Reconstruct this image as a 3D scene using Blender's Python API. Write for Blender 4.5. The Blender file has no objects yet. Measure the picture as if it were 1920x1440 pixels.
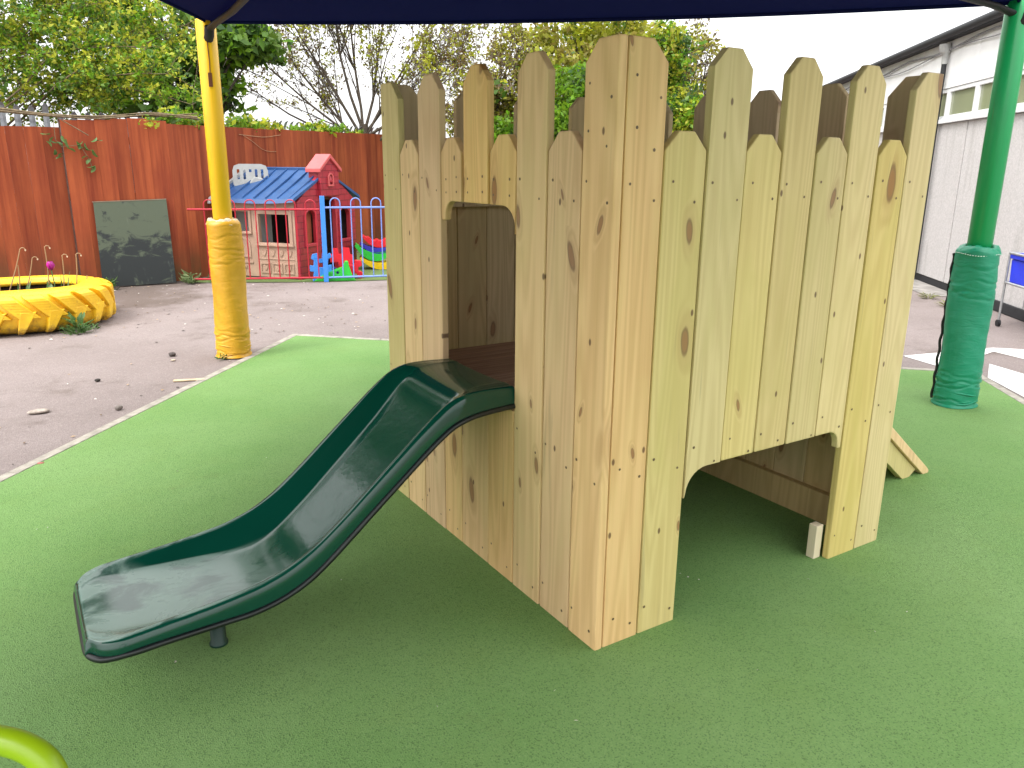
import bpy, bmesh, math, random
import numpy as np
from mathutils import Vector, Matrix
R = math.radians
scene = bpy.context.scene
col = scene.collection

# ------------------------------------------------------------------ camera
cam_d = bpy.data.cameras.new('camera')
cam = bpy.data.objects.new('camera', cam_d); col.objects.link(cam)
cam_d.sensor_fit = 'HORIZONTAL'; cam_d.sensor_width = 36.0
FPX = 1462.66
cam_d.lens = FPX / 1920 * 36.0
cam_d.clip_start = 0.05; cam_d.clip_end = 2000
YAW, PITCH, ROLL = 1.0061, 0.2701, 0.0088
CAM = Vector((-1.4497, -1.7613, 1.5498))
fwd = Vector((math.cos(YAW)*math.cos(PITCH), math.sin(YAW)*math.cos(PITCH), -math.sin(PITCH)))
rt = Vector((math.sin(YAW), -math.cos(YAW), 0)); upv = rt.cross(fwd)
r2 = rt*math.cos(ROLL) + upv*math.sin(ROLL); u2 = -rt*math.sin(ROLL) + upv*math.cos(ROLL)
mw = Matrix((r2, u2, -fwd)).transposed().to_4x4(); mw.translation = CAM
cam.matrix_world = mw
scene.camera = cam

# ------------------------------------------------------------------ world, sun, exposure
SUN_EL, SUN_AZ = R(54), R(262)
w = bpy.data.worlds.new('World'); scene.world = w; w.use_nodes = True
nt = w.node_tree; nt.nodes.clear()
sky = nt.nodes.new('ShaderNodeTexSky'); sky.sky_type = 'NISHITA'; sky.sun_disc = False
sky.sun_elevation = SUN_EL; sky.sun_rotation = SUN_AZ; sky.dust_density = 4.0; sky.air_density = 1.0
hs = nt.nodes.new('ShaderNodeHueSaturation'); hs.inputs['Saturation'].default_value = 0.14
mixw = nt.nodes.new('ShaderNodeMix'); mixw.data_type = 'RGBA'; mixw.inputs['Factor'].default_value = 0.6
# cloud layer of an overcast sky: brightest overhead, a third of that at the horizon
tcw = nt.nodes.new('ShaderNodeTexCoord'); sxy = nt.nodes.new('ShaderNodeSeparateXYZ'); nt.links.new(tcw.outputs['Generated'], sxy.inputs[0])
mrw = nt.nodes.new('ShaderNodeMapRange'); mrw.inputs['From Min'].default_value = 0; mrw.inputs['From Max'].default_value = 1
mrw.inputs['To Min'].default_value = 4.6; mrw.inputs['To Max'].default_value = 14.5; nt.links.new(sxy.outputs[2], mrw.inputs['Value'])
cmw = nt.nodes.new('ShaderNodeCombineColor')
for i_ in range(3): nt.links.new(mrw.outputs[0], cmw.inputs[i_])
nt.links.new(cmw.outputs[0], mixw.inputs['B'])
bg = nt.nodes.new('ShaderNodeBackground'); bg.inputs['Strength'].default_value = 0.13
wo = nt.nodes.new('ShaderNodeOutputWorld')
nt.links.new(sky.outputs[0], hs.inputs['Color']); nt.links.new(hs.outputs[0], mixw.inputs['A'])
nt.links.new(mixw.outputs['Result'], bg.inputs['Color']); nt.links.new(bg.outputs[0], wo.inputs[0])
sd = bpy.data.lights.new('sun', 'SUN'); sd.energy = 0.8; sd.angle = R(20); sd.color = (1, .96, .9)
sun = bpy.data.objects.new('sun', sd); col.objects.link(sun)
sun_dir = Vector((math.sin(SUN_AZ)*math.cos(SUN_EL), math.cos(SUN_AZ)*math.cos(SUN_EL), math.sin(SUN_EL)))
sun.rotation_euler = sun_dir.to_track_quat('Z', 'Y').to_euler(); sun.location = (0, 0, 30)
scene.view_settings.view_transform = 'Standard'; scene.view_settings.look = 'None'
scene.view_settings.gamma = 1.0; scene.view_settings.use_curve_mapping = False
scene.view_settings.exposure = 1.48

rnd = random.Random(7)
nr = np.random.RandomState(11)

# ------------------------------------------------------------------ pixel -> place (from the photo's solved camera)
def ray(x, y):
    return r2*((x-960)/FPX) - u2*((y-720)/FPX) + fwd
def on_plane(x, y, n, o):
    d = ray(x, y); n = Vector(n); t = n.dot(Vector(o)-CAM)/n.dot(d); return CAM + d*t
def G(x, y, z=0.0): return on_plane(x, y, (0, 0, 1), (0, 0, z))
def AY(x, y, Y): return on_plane(x, y, (0, 1, 0), (0, Y, 0))
def AX(x, y, X): return on_plane(x, y, (1, 0, 0), (X, 0, 0))

# ------------------------------------------------------------------ object helpers
def tag(o, label=None, cat=None, group=None, kind=None):
    if label: o['label'] = label
    if cat: o['category'] = cat
    if group: o['group'] = group
    if kind: o['kind'] = kind
    return o
def wloc(o):
    p = Vector((0, 0, 0))
    while o: p += o.location; o = o.parent
    return p
def thing(name, label, cat, loc, group=None):
    o = bpy.data.objects.new(name, None); o.empty_display_size = .1
    col.objects.link(o); o.location = loc
    return tag(o, label, cat, group)
def link_mesh(name, me, mats, parent, o):
    for m in (mats if isinstance(mats, (list, tuple)) else [mats]): me.materials.append(m)
    ob = bpy.data.objects.new(name, me); col.objects.link(ob)
    if parent: ob.parent = parent; ob.location = Vector(o) - wloc(parent)
    else: ob.location = o
    return ob

class MB:
    def __init__(s): s.v, s.f, s.m, s.sm = [], [], [], []
    def add(s, vs, fs, mi=0, smooth=False):
        b = len(s.v); s.v += [tuple(x) for x in vs]
        for f in fs: s.f.append([b+i for i in f]); s.m.append(mi); s.sm.append(smooth)
    def box(s, lo, hi, fr=None, mi=0):
        """fr: function mapping local (a,b,c) to world"""
        x0, y0, z0 = lo; x1, y1, z1 = hi
        vs = [(x0,y0,z0),(x1,y0,z0),(x1,y1,z0),(x0,y1,z0),(x0,y0,z1),(x1,y0,z1),(x1,y1,z1),(x0,y1,z1)]
        if fr: vs = [fr(*v) for v in vs]
        s.add(vs, [(0,3,2,1),(4,5,6,7),(0,1,5,4),(1,2,6,5),(2,3,7,6),(3,0,4,7)], mi)
    def tube(s, pts, r, n=8, mi=0, cap=True, flat=1.0):
        pts = [Vector(p) for p in pts]; k = len(pts)
        rr = r if isinstance(r, (list, tuple)) else [r]*k
        vs = []; prev = None
        for i, p in enumerate(pts):
            d = (pts[min(i+1, k-1)] - pts[max(i-1, 0)])
            if d.length < 1e-9: d = Vector((0, 0, 1))
            d.normalize()
            if prev is None:
                a = Vector((0, 0, 1)) if abs(d.z) < .9 else Vector((1, 0, 0))
                x = d.cross(a).normalized()
            else:
                x = prev - d*prev.dot(d)
                x = x.normalized() if x.length > 1e-6 else d.orthogonal().normalized()
            prev = x; y = d.cross(x)
            for j in range(n):
                t = 2*math.pi*j/n; vs.append(p + x*(math.cos(t)*rr[i]) + y*(math.sin(t)*rr[i]*flat))
        fs = [(i*n+j, i*n+(j+1) % n, (i+1)*n+(j+1) % n, (i+1)*n+j) for i in range(k-1) for j in range(n)]
        s.add(vs, fs, mi, True)
        if cap: s.add(vs[:n], [tuple(range(n))[::-1]], mi); s.add(vs[-n:], [tuple(range(n))], mi)
    def lathe(s, prof, c, n=32, mi=0, fn=None, closed=False):
        """prof: (r,z) list; fn(theta,i,r,z)->(r,z) wobble"""
        vs = []
        for i, (r, z) in enumerate(prof):
            for j in range(n):
                t = 2*math.pi*j/n; a, b = (r, z) if not fn else fn(t, i, r, z)
                vs.append((c[0]+a*math.cos(t), c[1]+a*math.sin(t), c[2]+b))
        k = len(prof)
        fs = [(i*n+j, i*n+(j+1) % n, ((i+1) % k)*n+(j+1) % n, ((i+1) % k)*n+j) for i in range(k if closed else k-1) for j in range(n)]
        s.add(vs, fs, mi, True)
    def prism(s, outline, fr, d0, d1, mi=0):
        """outline in (a,b), extruded c=d0..d1, fr(a,b,c)->world"""
        n = len(outline)
        vs = [fr(a, b, d0) for a, b in outline] + [fr(a, b, d1) for a, b in outline]
        fs = [tuple(range(n)), tuple(range(2*n-1, n-1, -1))] + [(i, n+i, n+(i+1) % n, (i+1) % n) for i in range(n)]
        s.add(vs, fs, mi)
    def build(s, name, mats, parent=None, origin=None, bevel=0, seg=2, auto=False):
        o = Vector(origin) if origin is not None else (wloc(parent) if parent else Vector(s.v[0]))
        me = bpy.data.meshes.new(name)
        me.from_pydata([tuple(Vector(v)-o) for v in s.v], [], s.f)
        me.polygons.foreach_set('material_index', s.m); me.polygons.foreach_set('use_smooth', s.sm)
        me.update()
        bm = bmesh.new(); bm.from_mesh(me)
        bmesh.ops.recalc_face_normals(bm, faces=bm.faces)
        bm.to_mesh(me); bm.free()
        ob = link_mesh(name, me, mats, parent, o)
        if bevel:
            b = ob.modifiers.new('bevel', 'BEVEL'); b.width = bevel; b.segments = seg; b.limit_method = 'ANGLE'; b.angle_limit = R(40)
            b.harden_normals = False
        return ob

def raw_mesh(name, V, F, mats, mi, parent, origin):
    """fast path: V (n,3), F (m,4) numpy"""
    o = Vector(origin); me = bpy.data.meshes.new(name)
    V = np.asarray(V, float) - np.array(o)
    me.vertices.add(len(V)); me.vertices.foreach_set('co', V.ravel())
    k = F.shape[1]
    me.loops.add(F.size); me.loops.foreach_set('vertex_index', F.ravel().astype(np.int32))
    me.polygons.add(len(F)); me.polygons.foreach_set('loop_start', np.arange(0, F.size, k, dtype=np.int32))
    me.polygons.foreach_set('material_index', np.asarray(mi, np.int32))
    me.update(calc_edges=True); me.validate()
    return link_mesh(name, me, mats, parent, o)

# ------------------------------------------------------------------ materials
def new_mat(name):
    m = bpy.data.materials.new(name); m.use_nodes = True
    n = m.node_tree; b = n.nodes['Principled BSDF']; return m, n, b
class NT:
    def __init__(s, n): s.n = n
    def node(s, t, **kw):
        x = s.n.nodes.new(t)
        for k, v in kw.items(): setattr(x, k, v)
        return x
    def put(s, sock, v):
        if isinstance(v, bpy.types.NodeSocket): s.n.links.new(v, sock)
        elif v is not None:
            try: sock.default_value = v
            except Exception: sock.default_value = (*v, 1)
    def math(s, op, a, b=None, c=None, clamp=False):
        x = s.node('ShaderNodeMath', operation=op, use_clamp=clamp)
        for i, v in enumerate((a, b, c)):
            if v is not None: s.put(x.inputs[i], v)
        return x.outputs[0]
    def vec(s, op, a, b=None):
        x = s.node('ShaderNodeVectorMath', operation=op); s.put(x.inputs[0], a)
        if b is not None: s.put(x.inputs[1], b)
        return x.outputs[0]
    def mix(s, f, a, b, blend='MIX'):
        x = s.node('ShaderNodeMix', data_type='RGBA', blend_type=blend)
        s.put(x.inputs['Factor'], f); s.put(x.inputs['A'], a); s.put(x.inputs['B'], b); return x.outputs['Result']
    def noise(s, v, scale, detail=3, rough=.55, dist=0):
        x = s.node('ShaderNodeTexNoise'); s.put(x.inputs['Vector'], v)
        x.inputs['Scale'].default_value = scale; x.inputs['Detail'].default_value = detail
        x.inputs['Roughness'].default_value = rough; x.inputs['Distortion'].default_value = dist; return x.outputs['Fac']
    def voro(s, v, scale, feature='F1'):
        x = s.node('ShaderNodeTexVoronoi', feature=feature); s.put(x.inputs['Vector'], v)
        x.inputs['Scale'].default_value = scale; return x
    def ramp(s, f, a, b, smooth=False):
        x = s.node('ShaderNodeMapRange'); x.interpolation_type = 'SMOOTHSTEP' if smooth else 'LINEAR'
        s.put(x.inputs['Value'], f); x.inputs['From Min'].default_value = a; x.inputs['From Max'].default_value = b; return x.outputs[0]
    def obj(s): return s.node('ShaderNodeTexCoord').outputs['Object']
    def pos(s): return s.node('ShaderNodeNewGeometry').outputs['Position']
    def sep(s, v):
        x = s.node('ShaderNodeSeparateXYZ'); s.put(x.inputs[0], v); return x.outputs
    def comb(s, x, y, z):
        c = s.node('ShaderNodeCombineXYZ')
        for i, v in enumerate((x, y, z)): s.put(c.inputs[i], v)
        return c.outputs[0]
    def bump(s, h, strength, dist, bsdf):
        x = s.node('ShaderNodeBump'); x.inputs['Strength'].default_value = strength; x.inputs['Distance'].default_value = dist
        s.put(x.inputs['Height'], h); s.put(bsdf.inputs['Normal'], x.outputs[0])
def c4(c): return (c[0], c[1], c[2], 1)

def plain(name, c, rough=.5, metal=0, var=.12, scale=8, bump=0, coat=0):
    m, n, b = new_mat(name); t = NT(n)
    p = t.obj(); f = t.noise(p, scale, 4)
    dk = tuple(x*(1-var*2) for x in c); lt = tuple(min(1, x*(1+var)) for x in c)
    t.put(b.inputs['Base Color'], t.mix(t.ramp(f, .3, .7), c4(dk), c4(lt)))
    b.inputs['Roughness'].default_value = rough; b.inputs['Metallic'].default_value = metal
    if coat: b.inputs['Coat Weight'].default_value = coat; b.inputs['Coat Roughness'].default_value = .08
    if bump: t.bump(t.noise(p, scale*9, 4), bump, .004, b)
    return m

def wood_mat(name, light, dark, patch, patch_amt, knot_keep=.5, knotcol=(.10, .040, .014), rough=.62):
    m, n, b = new_mat(name); t = NT(n)
    oi = t.node('ShaderNodeObjectInfo'); rn = oi.outputs['Random']
    p = t.vec('ADD', t.obj(), t.comb(t.math('MULTIPLY', rn, 37.3), t.math('MULTIPLY', rn, 11.7), t.math('MULTIPLY', rn, 83.1)))
    x, y, z = t.sep(p)
    # knots: sparse cells, ellipses along the grain
    kv = t.comb(t.math('ADD', t.math('MULTIPLY', x, 7.0), t.math('MULTIPLY', z, t.math('MULTIPLY_ADD', rn, 4.4, -2.2))), t.math('MULTIPLY', z, 2.5), 0)
    wob = t.noise(t.vec('MULTIPLY', p, (30, 30, 12)), 1, 2)
    vo = t.voro(kv, 1.0); vo.voronoi_dimensions = '2D'; d = t.math('ADD', vo.outputs['Distance'], t.math('MULTIPLY', t.math('SUBTRACT', wob, .5), .06))
    cr = t.sep(vo.outputs['Color'])
    keep = t.math('GREATER_THAN', cr[0], knot_keep)
    size = t.math('MULTIPLY_ADD', t.math('POWER', cr[1], 2.0), .13, .040)
    rel = t.math('DIVIDE', d, size)
    knot = t.math('MULTIPLY', keep, t.math('SUBTRACT', 1, t.ramp(rel, .55, 1.05, True)))
    ring = t.math('MULTIPLY', keep, t.math('MULTIPLY', t.ramp(rel, .55, .85, True), t.math('SUBTRACT', 1, t.ramp(rel, .9, 1.2, True))))
    halo = t.math('MULTIPLY', keep, t.math('SUBTRACT', 1, t.ramp(rel, .8, 3.2, True)))
    pv = t.voro(t.comb(t.math('MULTIPLY', x, 8), t.math('MULTIPLY', z, 4.2), 0), 1.0); pv.voronoi_dimensions = '2D'; pc = t.sep(pv.outputs['Color'])
    pin = t.math('MULTIPLY', t.math('GREATER_THAN', pc[2], .80), t.math('SUBTRACT', 1, t.ramp(pv.outputs['Distance'], .030, .060, True)))
    # cathedral grain bent round the knots
    lowf = t.noise(t.vec('MULTIPLY', p, (9, 9, .55)), 1, 1, .4)
    gcoord = t.math('ADD', t.math('MULTIPLY', lowf, 70), t.math('MULTIPLY', halo, 9))
    bands = t.math('MULTIPLY_ADD', t.math('SINE', gcoord), .5, .5)
    fine = t.noise(t.vec('MULTIPLY', p, (260, 260, 5)), 1, 3, .6)
    med = t.noise(t.vec('MULTIPLY', p, (60, 60, 1.3)), 1, 3, .6)
    g = t.math('ADD', t.math('MULTIPLY', bands, .26), t.math('ADD', t.math('MULTIPLY', fine, .30), t.math('MULTIPLY', med, .36)))
    colr = t.mix(t.ramp(g, .30, .86), c4(light), c4(dark))
    pt = t.noise(t.vec('MULTIPLY', p, (7, 7, 2.0)), 1, 3, .55, .4)
    colr = t.mix(t.math('MULTIPLY', t.ramp(pt, .40, .68, True), patch_amt), colr, c4(patch))
    # sapstain: grey streaks along the grain
    st = t.noise(t.vec('MULTIPLY', t.vec('ADD', p, (5, 3, 9)), (45, 45, 2.4)), 1, 2, .5)
    colr = t.mix(t.math('MULTIPLY', t.ramp(st, .64, .80, True), .30), colr, c4((.20, .15, .085)))
    colr = t.mix(t.math('MULTIPLY', halo, .32), colr, c4((.36, .19, .075)))
    colr = t.mix(t.math('MULTIPLY', knot, .78), colr, c4((.25, .105, .036)))
    colr = t.mix(t.math('MULTIPLY', ring, .55), colr, c4(knotcol))
    colr = t.mix(t.math('MULTIPLY', pin, .85), colr, c4(knotcol))
    # board to board difference
    hsv = t.node('ShaderNodeHueSaturation'); t.put(hsv.inputs['Color'], colr)
    t.put(hsv.inputs['Value'], t.math('MULTIPLY_ADD', rn, .16, .92)); t.put(hsv.inputs['Saturation'], t.math('MULTIPLY_ADD', t.math('FRACT', t.math('MULTIPLY', rn, 7.7)), .22, .88))
    t.put(hsv.inputs['Hue'], t.math('MULTIPLY_ADD', t.math('FRACT', t.math('MULTIPLY', rn, 3.3)), .007, .4965))
    t.put(b.inputs['Base Color'], hsv.outputs[0])
    t.put(b.inputs['Roughness'], t.math('MULTIPLY_ADD', med, .15, rough-.07))
    t.bump(t.math('ADD', t.math('MULTIPLY', fine, .6), t.math('ADD', t.math('MULTIPLY', bands, .25), t.math('MULTIPLY', knot, -.5))), .22, .0015, b)
    return m

W_WARM = wood_mat('pine_warm', (.735, .495, .235), (.53, .325, .125), (.67, .51, .215), .45, .46)
W_GREEN = wood_mat('pine_green_treated', (.65, .525, .228), (.50, .375, .138), (.54, .45, .160), .55, .76)
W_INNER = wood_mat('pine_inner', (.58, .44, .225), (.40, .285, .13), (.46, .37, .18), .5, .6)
W_SAWN = wood_mat('pine_sawn_end', (.72, .62, .42), (.6, .5, .3), (.7, .6, .4), .3, .95)

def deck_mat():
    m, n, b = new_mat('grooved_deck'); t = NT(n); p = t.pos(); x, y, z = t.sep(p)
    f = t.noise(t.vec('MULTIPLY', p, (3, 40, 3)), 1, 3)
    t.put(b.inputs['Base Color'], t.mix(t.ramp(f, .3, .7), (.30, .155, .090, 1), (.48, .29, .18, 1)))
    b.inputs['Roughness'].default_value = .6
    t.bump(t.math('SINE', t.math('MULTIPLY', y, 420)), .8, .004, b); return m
DECK = deck_mat()
SCREW = plain('screw_head', (.17, .115, .06), .5, .3, .2, 60)

def slide_mat():
    m, n, b = new_mat('moulded_green_plastic'); t = NT(n); p = t.pos(); x, y, z = t.sep(p)
    sm = t.noise(t.vec('MULTIPLY', p, (5, 7, 5)), 1, 5, .62, .8)
    low = t.math('MULTIPLY', t.ramp(x, -.72, -1.15, True), 1)
    dust_sheen = t.math('MULTIPLY', t.math('MULTIPLY_ADD', t.ramp(sm, .36, .56, True), .84, .16), t.math('MULTIPLY', low, t.ramp(t.sep(t.node('ShaderNodeNewGeometry').outputs['Normal'])[2], .80, .95, True)))  # smudge film on the toe, with pale sky reflection painted into its colour
    fine = t.noise(p, 160, 2)
    t.put(b.inputs['Base Color'], t.mix(t.math('MULTIPLY', dust_sheen, .60), (.002, .050, .030, 1), (.36, .50, .43, 1)))
    t.put(b.inputs['Roughness'], t.math('MULTIPLY_ADD', dust_sheen, .18, t.math('MULTIPLY_ADD', fine, .03, .09)))
    b.inputs['Specular IOR Level'].default_value = .55
    t.bump(t.noise(p, 26, 2), .04, .01, b); return m
SLIDE = slide_mat()
BLACKTRIM = plain('black_rubber_trim', (.008, .011, .011), .4, 0, .2)

def rubber_mat():
    m, n, b = new_mat('green_safety_surface'); t = NT(n); p = t.pos()
    blot = t.noise(p, .9, 5, .6); blot2 = t.noise(t.vec('ADD', p, (9, 4, 0)), 3.5, 4, .6)
    fine = t.noise(p, 150, 3, .7); gran = t.voro(p, 270); gc = t.sep(gran.outputs['Color'])
    colr = t.mix(t.ramp(blot, .32, .68), (.148, .290, .080, 1), (.205, .345, .120, 1))
    colr = t.mix(t.math('MULTIPLY', t.ramp(blot2, .5, .75), .45), colr, (.180, .298, .085, 1))
    colr = t.mix(t.ramp(fine, .25, .75), t.mix(.26, colr, (.03, .09, .02, 1)), colr)
    colr = t.mix(t.math('MULTIPLY', t.math('GREATER_THAN', gc[0], .85), .42), colr, (.025, .06, .02, 1))
    colr = t.mix(t.math('MULTIPLY', t.math('GREATER_THAN', gc[1], .92), .22), colr, (.28, .40, .18, 1))
    # worn and trodden marks
    wp = t.noise(t.vec('ADD', p, (31, 7, 0)), 1.7, 6, .7)
    colr = t.mix(t.math('MULTIPLY', t.ramp(wp, .62, .78, True), .35), colr, (.13, .12, .05, 1))
    t.put(b.inputs['Base Color'], colr); b.inputs['Roughness'].default_value = .85
    b.inputs['Specular IOR Level'].default_value = .25
    t.bump(t.math('ADD', t.math('MULTIPLY', gran.outputs['Distance'], .8), fine), .55, .004, b); return m
RUBBER = rubber_mat()

def asphalt_mat():
    m, n, b = new_mat('worn_asphalt'); t = NT(n); p = t.pos()
    blot = t.noise(p, .55, 6, .65); fine = t.noise(p, 90, 4, .7); gr = t.voro(p, 110); gc = t.sep(gr.outputs['Color'])
    colr = t.mix(t.ramp(blot, .3, .7), (.208, .166, .156, 1), (.295, .245, .234, 1))
    colr = t.mix(t.ramp(fine, .3, .7), t.mix(.4, colr, (.07, .06, .055, 1)), colr)
    colr = t.mix(t.math('MULTIPLY', t.math('GREATER_THAN', gc[0], .88), .25), colr, (.36, .32, .30, 1))
    dirt = t.noise(t.vec('ADD', p, (3, 17, 0)), 1.1, 6, .7); yv = t.sep(p)
    nearf = t.math('MULTIPLY', t.ramp(yv[1], 7.0, 9.2, True), t.ramp(t.math('MULTIPLY', yv[0], -1), -1.2, .3, True))
    colr = t.mix(t.math('MULTIPLY', t.ramp(t.math('ADD', dirt, t.math('MULTIPLY', nearf, .32)), .52, .74, True), .75), colr, (.085, .060, .045, 1))
    t.put(b.inputs['Base Color'], colr); b.inputs['Roughness'].default_value = .9
    t.bump(t.math('ADD', fine, gr.outputs['Distance']), .5, .004, b); return m
ASPHALT = asphalt_mat()
CONC = plain('edging_concrete', (.36, .33, .28), .85, 0, .18, 14, .4)
MARKING = None
def marking_mat():
    m, n, b = new_mat('worn_white_paint'); t = NT(n); p = t.pos()
    f = t.noise(p, 22, 6, .75); t.put(b.inputs['Base Color'], t.mix(t.ramp(f, .60, .66), (.72, .71, .69, 1), (.27, .25, .24, 1)))
    b.inputs['Roughness'].default_value = .8; return m
MARKING = marking_mat()
def turf_mat():
    m, n, b = new_mat('artificial_turf'); t = NT(n); p = t.pos(); f = t.noise(p, 60, 4, .7); g = t.noise(p, 2, 3)
    t.put(b.inputs['Base Color'], t.mix(t.math('MULTIPLY', f, 1), (.07, .12, .03, 1), t.mix(g, (.18, .25, .07, 1), (.14, .2, .06, 1))))
    b.inputs['Roughness'].default_value = .9; t.bump(f, .8, .01, b); return m
TURF = turf_mat()

def redfence_mat():
    m, n, b = new_mat('red_stained_timber'); t = NT(n); p = t.pos(); x, y, z = t.sep(p)
    g = t.node('ShaderNodeNewGeometry'); rn = g.outputs['Random Per Island']
    po = t.vec('ADD', p, t.comb(t.math('MULTIPLY', rn, 17), 0, t.math('MULTIPLY', rn, 31)))
    st = t.noise(t.vec('MULTIPLY', po, (7, 7, .45)), 1, 5, .65); fine = t.noise(t.vec('MULTIPLY', po, (70, 70, 2)), 1, 3)
    blot = t.noise(po, 1.4, 4, .6)
    colr = t.mix(t.ramp(st, .32, .66), (.18, .034, .017, 1), (.40, .100, .038, 1))
    colr = t.mix(t.math('MULTIPLY', t.ramp(blot, .45, .75), .5), colr, (.21, .040, .022, 1))
    colr = t.mix(t.math('MULTIPLY', fine, .45), colr, (.10, .025, .014, 1))
    colr = t.mix(t.math('MULTIPLY', t.math('SUBTRACT', 1, t.ramp(z, 0, .75, True)), t.ramp(blot, .35, .65)), colr, (.10, .055, .025, 1))
    hsv = t.node('ShaderNodeHueSaturation'); t.put(hsv.inputs['Color'], colr)
    t.put(hsv.inputs['Value'], t.math('MULTIPLY_ADD', rn, .32, .84)); t.put(b.inputs['Base Color'], hsv.outputs[0])
    b.inputs['Roughness'].default_value = .85; b.inputs['Specular IOR Level'].default_value = .15; t.bump(fine, .3, .003, b); return m
REDFENCE = redfence_mat()

def paint_pole(name, c, stain):
    m, n, b = new_mat(name); t = NT(n); p = t.obj()
    f = t.noise(t.vec('MULTIPLY', p, (9, 9, 1.1)), 1, 5, .65); s = t.noise(t.vec('MULTIPLY', p, (40, 40, 2)), 1, 4)
    colr = t.mix(t.math('MULTIPLY', t.ramp(f, .48, .72, True), .6), c4(c), c4(stain))
    colr = t.mix(t.math('MULTIPLY', t.ramp(s, .66, .74), .4), colr, (.12, .09, .04, 1))
    t.put(b.inputs['Base Color'], colr); b.inputs['Roughness'].default_value = .32; return m
YPOLE = paint_pole('yellow_gloss_paint', (.85, .50, .012), (.62, .32, .02))
GPOLE = paint_pole('green_gloss_paint', (.006, .29, .085), (.005, .21, .065))
def vinyl(name, c, dirt):
    m, n, b = new_mat(name); t = NT(n); p = t.obj()
    f = t.noise(t.vec('MULTIPLY', p, (6, 6, 3)), 1, 5, .6); wr = t.noise(t.vec('MULTIPLY', p, (7, 7, 26)), 1, 3, .6, 1.2)
    t.put(b.inputs['Base Color'], t.mix(t.math('MULTIPLY', t.ramp(f, .42, .72), .65), c4(c), c4(dirt)))
    b.inputs['Roughness'].default_value = .42; t.bump(wr, .22, .02, b); return m
YPAD = vinyl('yellow_vinyl', (.64, .34, .016), (.48, .235, .013))
GPAD = vinyl('green_vinyl', (.006, .25, .135), (.005, .19, .10))
PALEPAD = plain('faded_foam', (.62, .52, .36), .8, 0, .2, 30)
def tyre_mat():
    m, n, b = new_mat('yellow_painted_tyre'); t = NT(n); p = t.pos(); f = t.noise(p, 7, 5, .65); g = t.noise(p, 26, 4, .7); x, y, z = t.sep(p)
    colr = t.mix(t.ramp(f, .35, .7), (.84, .53, .018, 1), (.72, .40, .015, 1))
    colr = t.mix(t.math('MULTIPLY', t.ramp(g, .58, .72), .7), colr, (.42, .17, .02, 1))
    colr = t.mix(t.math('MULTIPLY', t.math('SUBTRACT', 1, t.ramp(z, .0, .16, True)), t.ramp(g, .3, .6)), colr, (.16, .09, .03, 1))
    t.put(b.inputs['Base Color'], colr); b.inputs['Roughness'].default_value = .45; t.bump(g, .3, .006, b); return m
TYRE = tyre_mat()
SOIL = plain('dark_soil', (.035, .024, .017), .95, 0, .3, 30, .8)
def leaf_mat(name, c, tr=.45, rough=.5):
    m, n, b = new_mat(name); t = NT(n)
    g = t.node('ShaderNodeNewGeometry'); rn = g.outputs['Random Per Island']
    hsv = t.node('ShaderNodeHueSaturation'); hsv.inputs['Color'].default_value = c4(c)
    t.put(hsv.inputs['Value'], t.math('MULTIPLY_ADD', rn, .7, .65)); t.put(hsv.inputs['Hue'], t.math('MULTIPLY_ADD', t.math('FRACT', t.math('MULTIPLY', rn, 5.3)), .03, .485))
    t.put(b.inputs['Base Color'], hsv.outputs[0]); b.inputs['Roughness'].default_value = rough
    tl = t.node('ShaderNodeBsdfTranslucent'); t.put(tl.inputs['Color'], hsv.outputs[0])
    mx = t.node('ShaderNodeMixShader'); mx.inputs[0].default_value = tr
    out = n.nodes['Material Output']
    n.links.new(b.outputs[0], mx.inputs[1]); n.links.new(tl.outputs[0], mx.inputs[2]); n.links.new(mx.outputs[0], out.inputs[0])
    return m
BARK = plain('grey_brown_bark', (.075, .058, .042), .9, 0, .3, 25, .6)
TWIG = plain('pale_twig', (.17, .125, .07), .9, 0, .25, 25)
def canopy_mat():
    m, n, b = new_mat('navy_canvas'); t = NT(n); p = t.pos(); f = t.noise(p, 3, 4); wv = t.noise(t.vec('MULTIPLY', p, (240, 240, 240)), 1, 2)
    t.put(b.inputs['Base Color'], t.mix(f, (.009, .012, .060, 1), (.013, .018, .085, 1))); b.inputs['Roughness'].default_value = .95; b.inputs['Specular IOR Level'].default_value = .05
    tl = t.node('ShaderNodeBsdfTranslucent'); tl.inputs['Color'].default_value = (.018, .030, .19, 1)
    mx = t.node('ShaderNodeMixShader'); mx.inputs[0].default_value = .30
    n.links.new(b.outputs[0], mx.inputs[1]); n.links.new(tl.outputs[0], mx.inputs[2]); n.links.new(mx.outputs[0], n.nodes['Material Output'].inputs[0])
    t.bump(wv, .2, .002, b); return m
CANVAS = canopy_mat()
BLACK = plain('black_webbing', (.010, .010, .012), .6, 0, .2)
STEEL = plain('galvanised_steel', (.42, .43, .44), .4, .7, .12, 20)
GREYPALE = plain('grey_palisade', (.36, .39, .42), .5, .5, .15, 15)
def agg_mat():
    m, n, b = new_mat('exposed_aggregate'); t = NT(n); p = t.pos(); v = t.voro(p, 55); c = t.sep(v.outputs['Color']); f = t.noise(p, 1.2, 5, .6)
    st = t.noise(t.vec('MULTIPLY', p, (5, 5, .6)), 1, 4)
    colr = t.mix(c[0], (.43, .415, .41, 1), (.54, .52, .515, 1)); colr = t.mix(t.math('MULTIPLY', f, .5), colr, (.36, .34, .33, 1))
    colr = t.mix(t.math('MULTIPLY', t.ramp(st, .55, .75), .4), colr, (.22, .21, .19, 1))
    t.put(b.inputs['Base Color'], colr); b.inputs['Roughness'].default_value = .9; t.bump(v.outputs['Distance'], .2, .006, b); return m
AGG = agg_mat()
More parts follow.
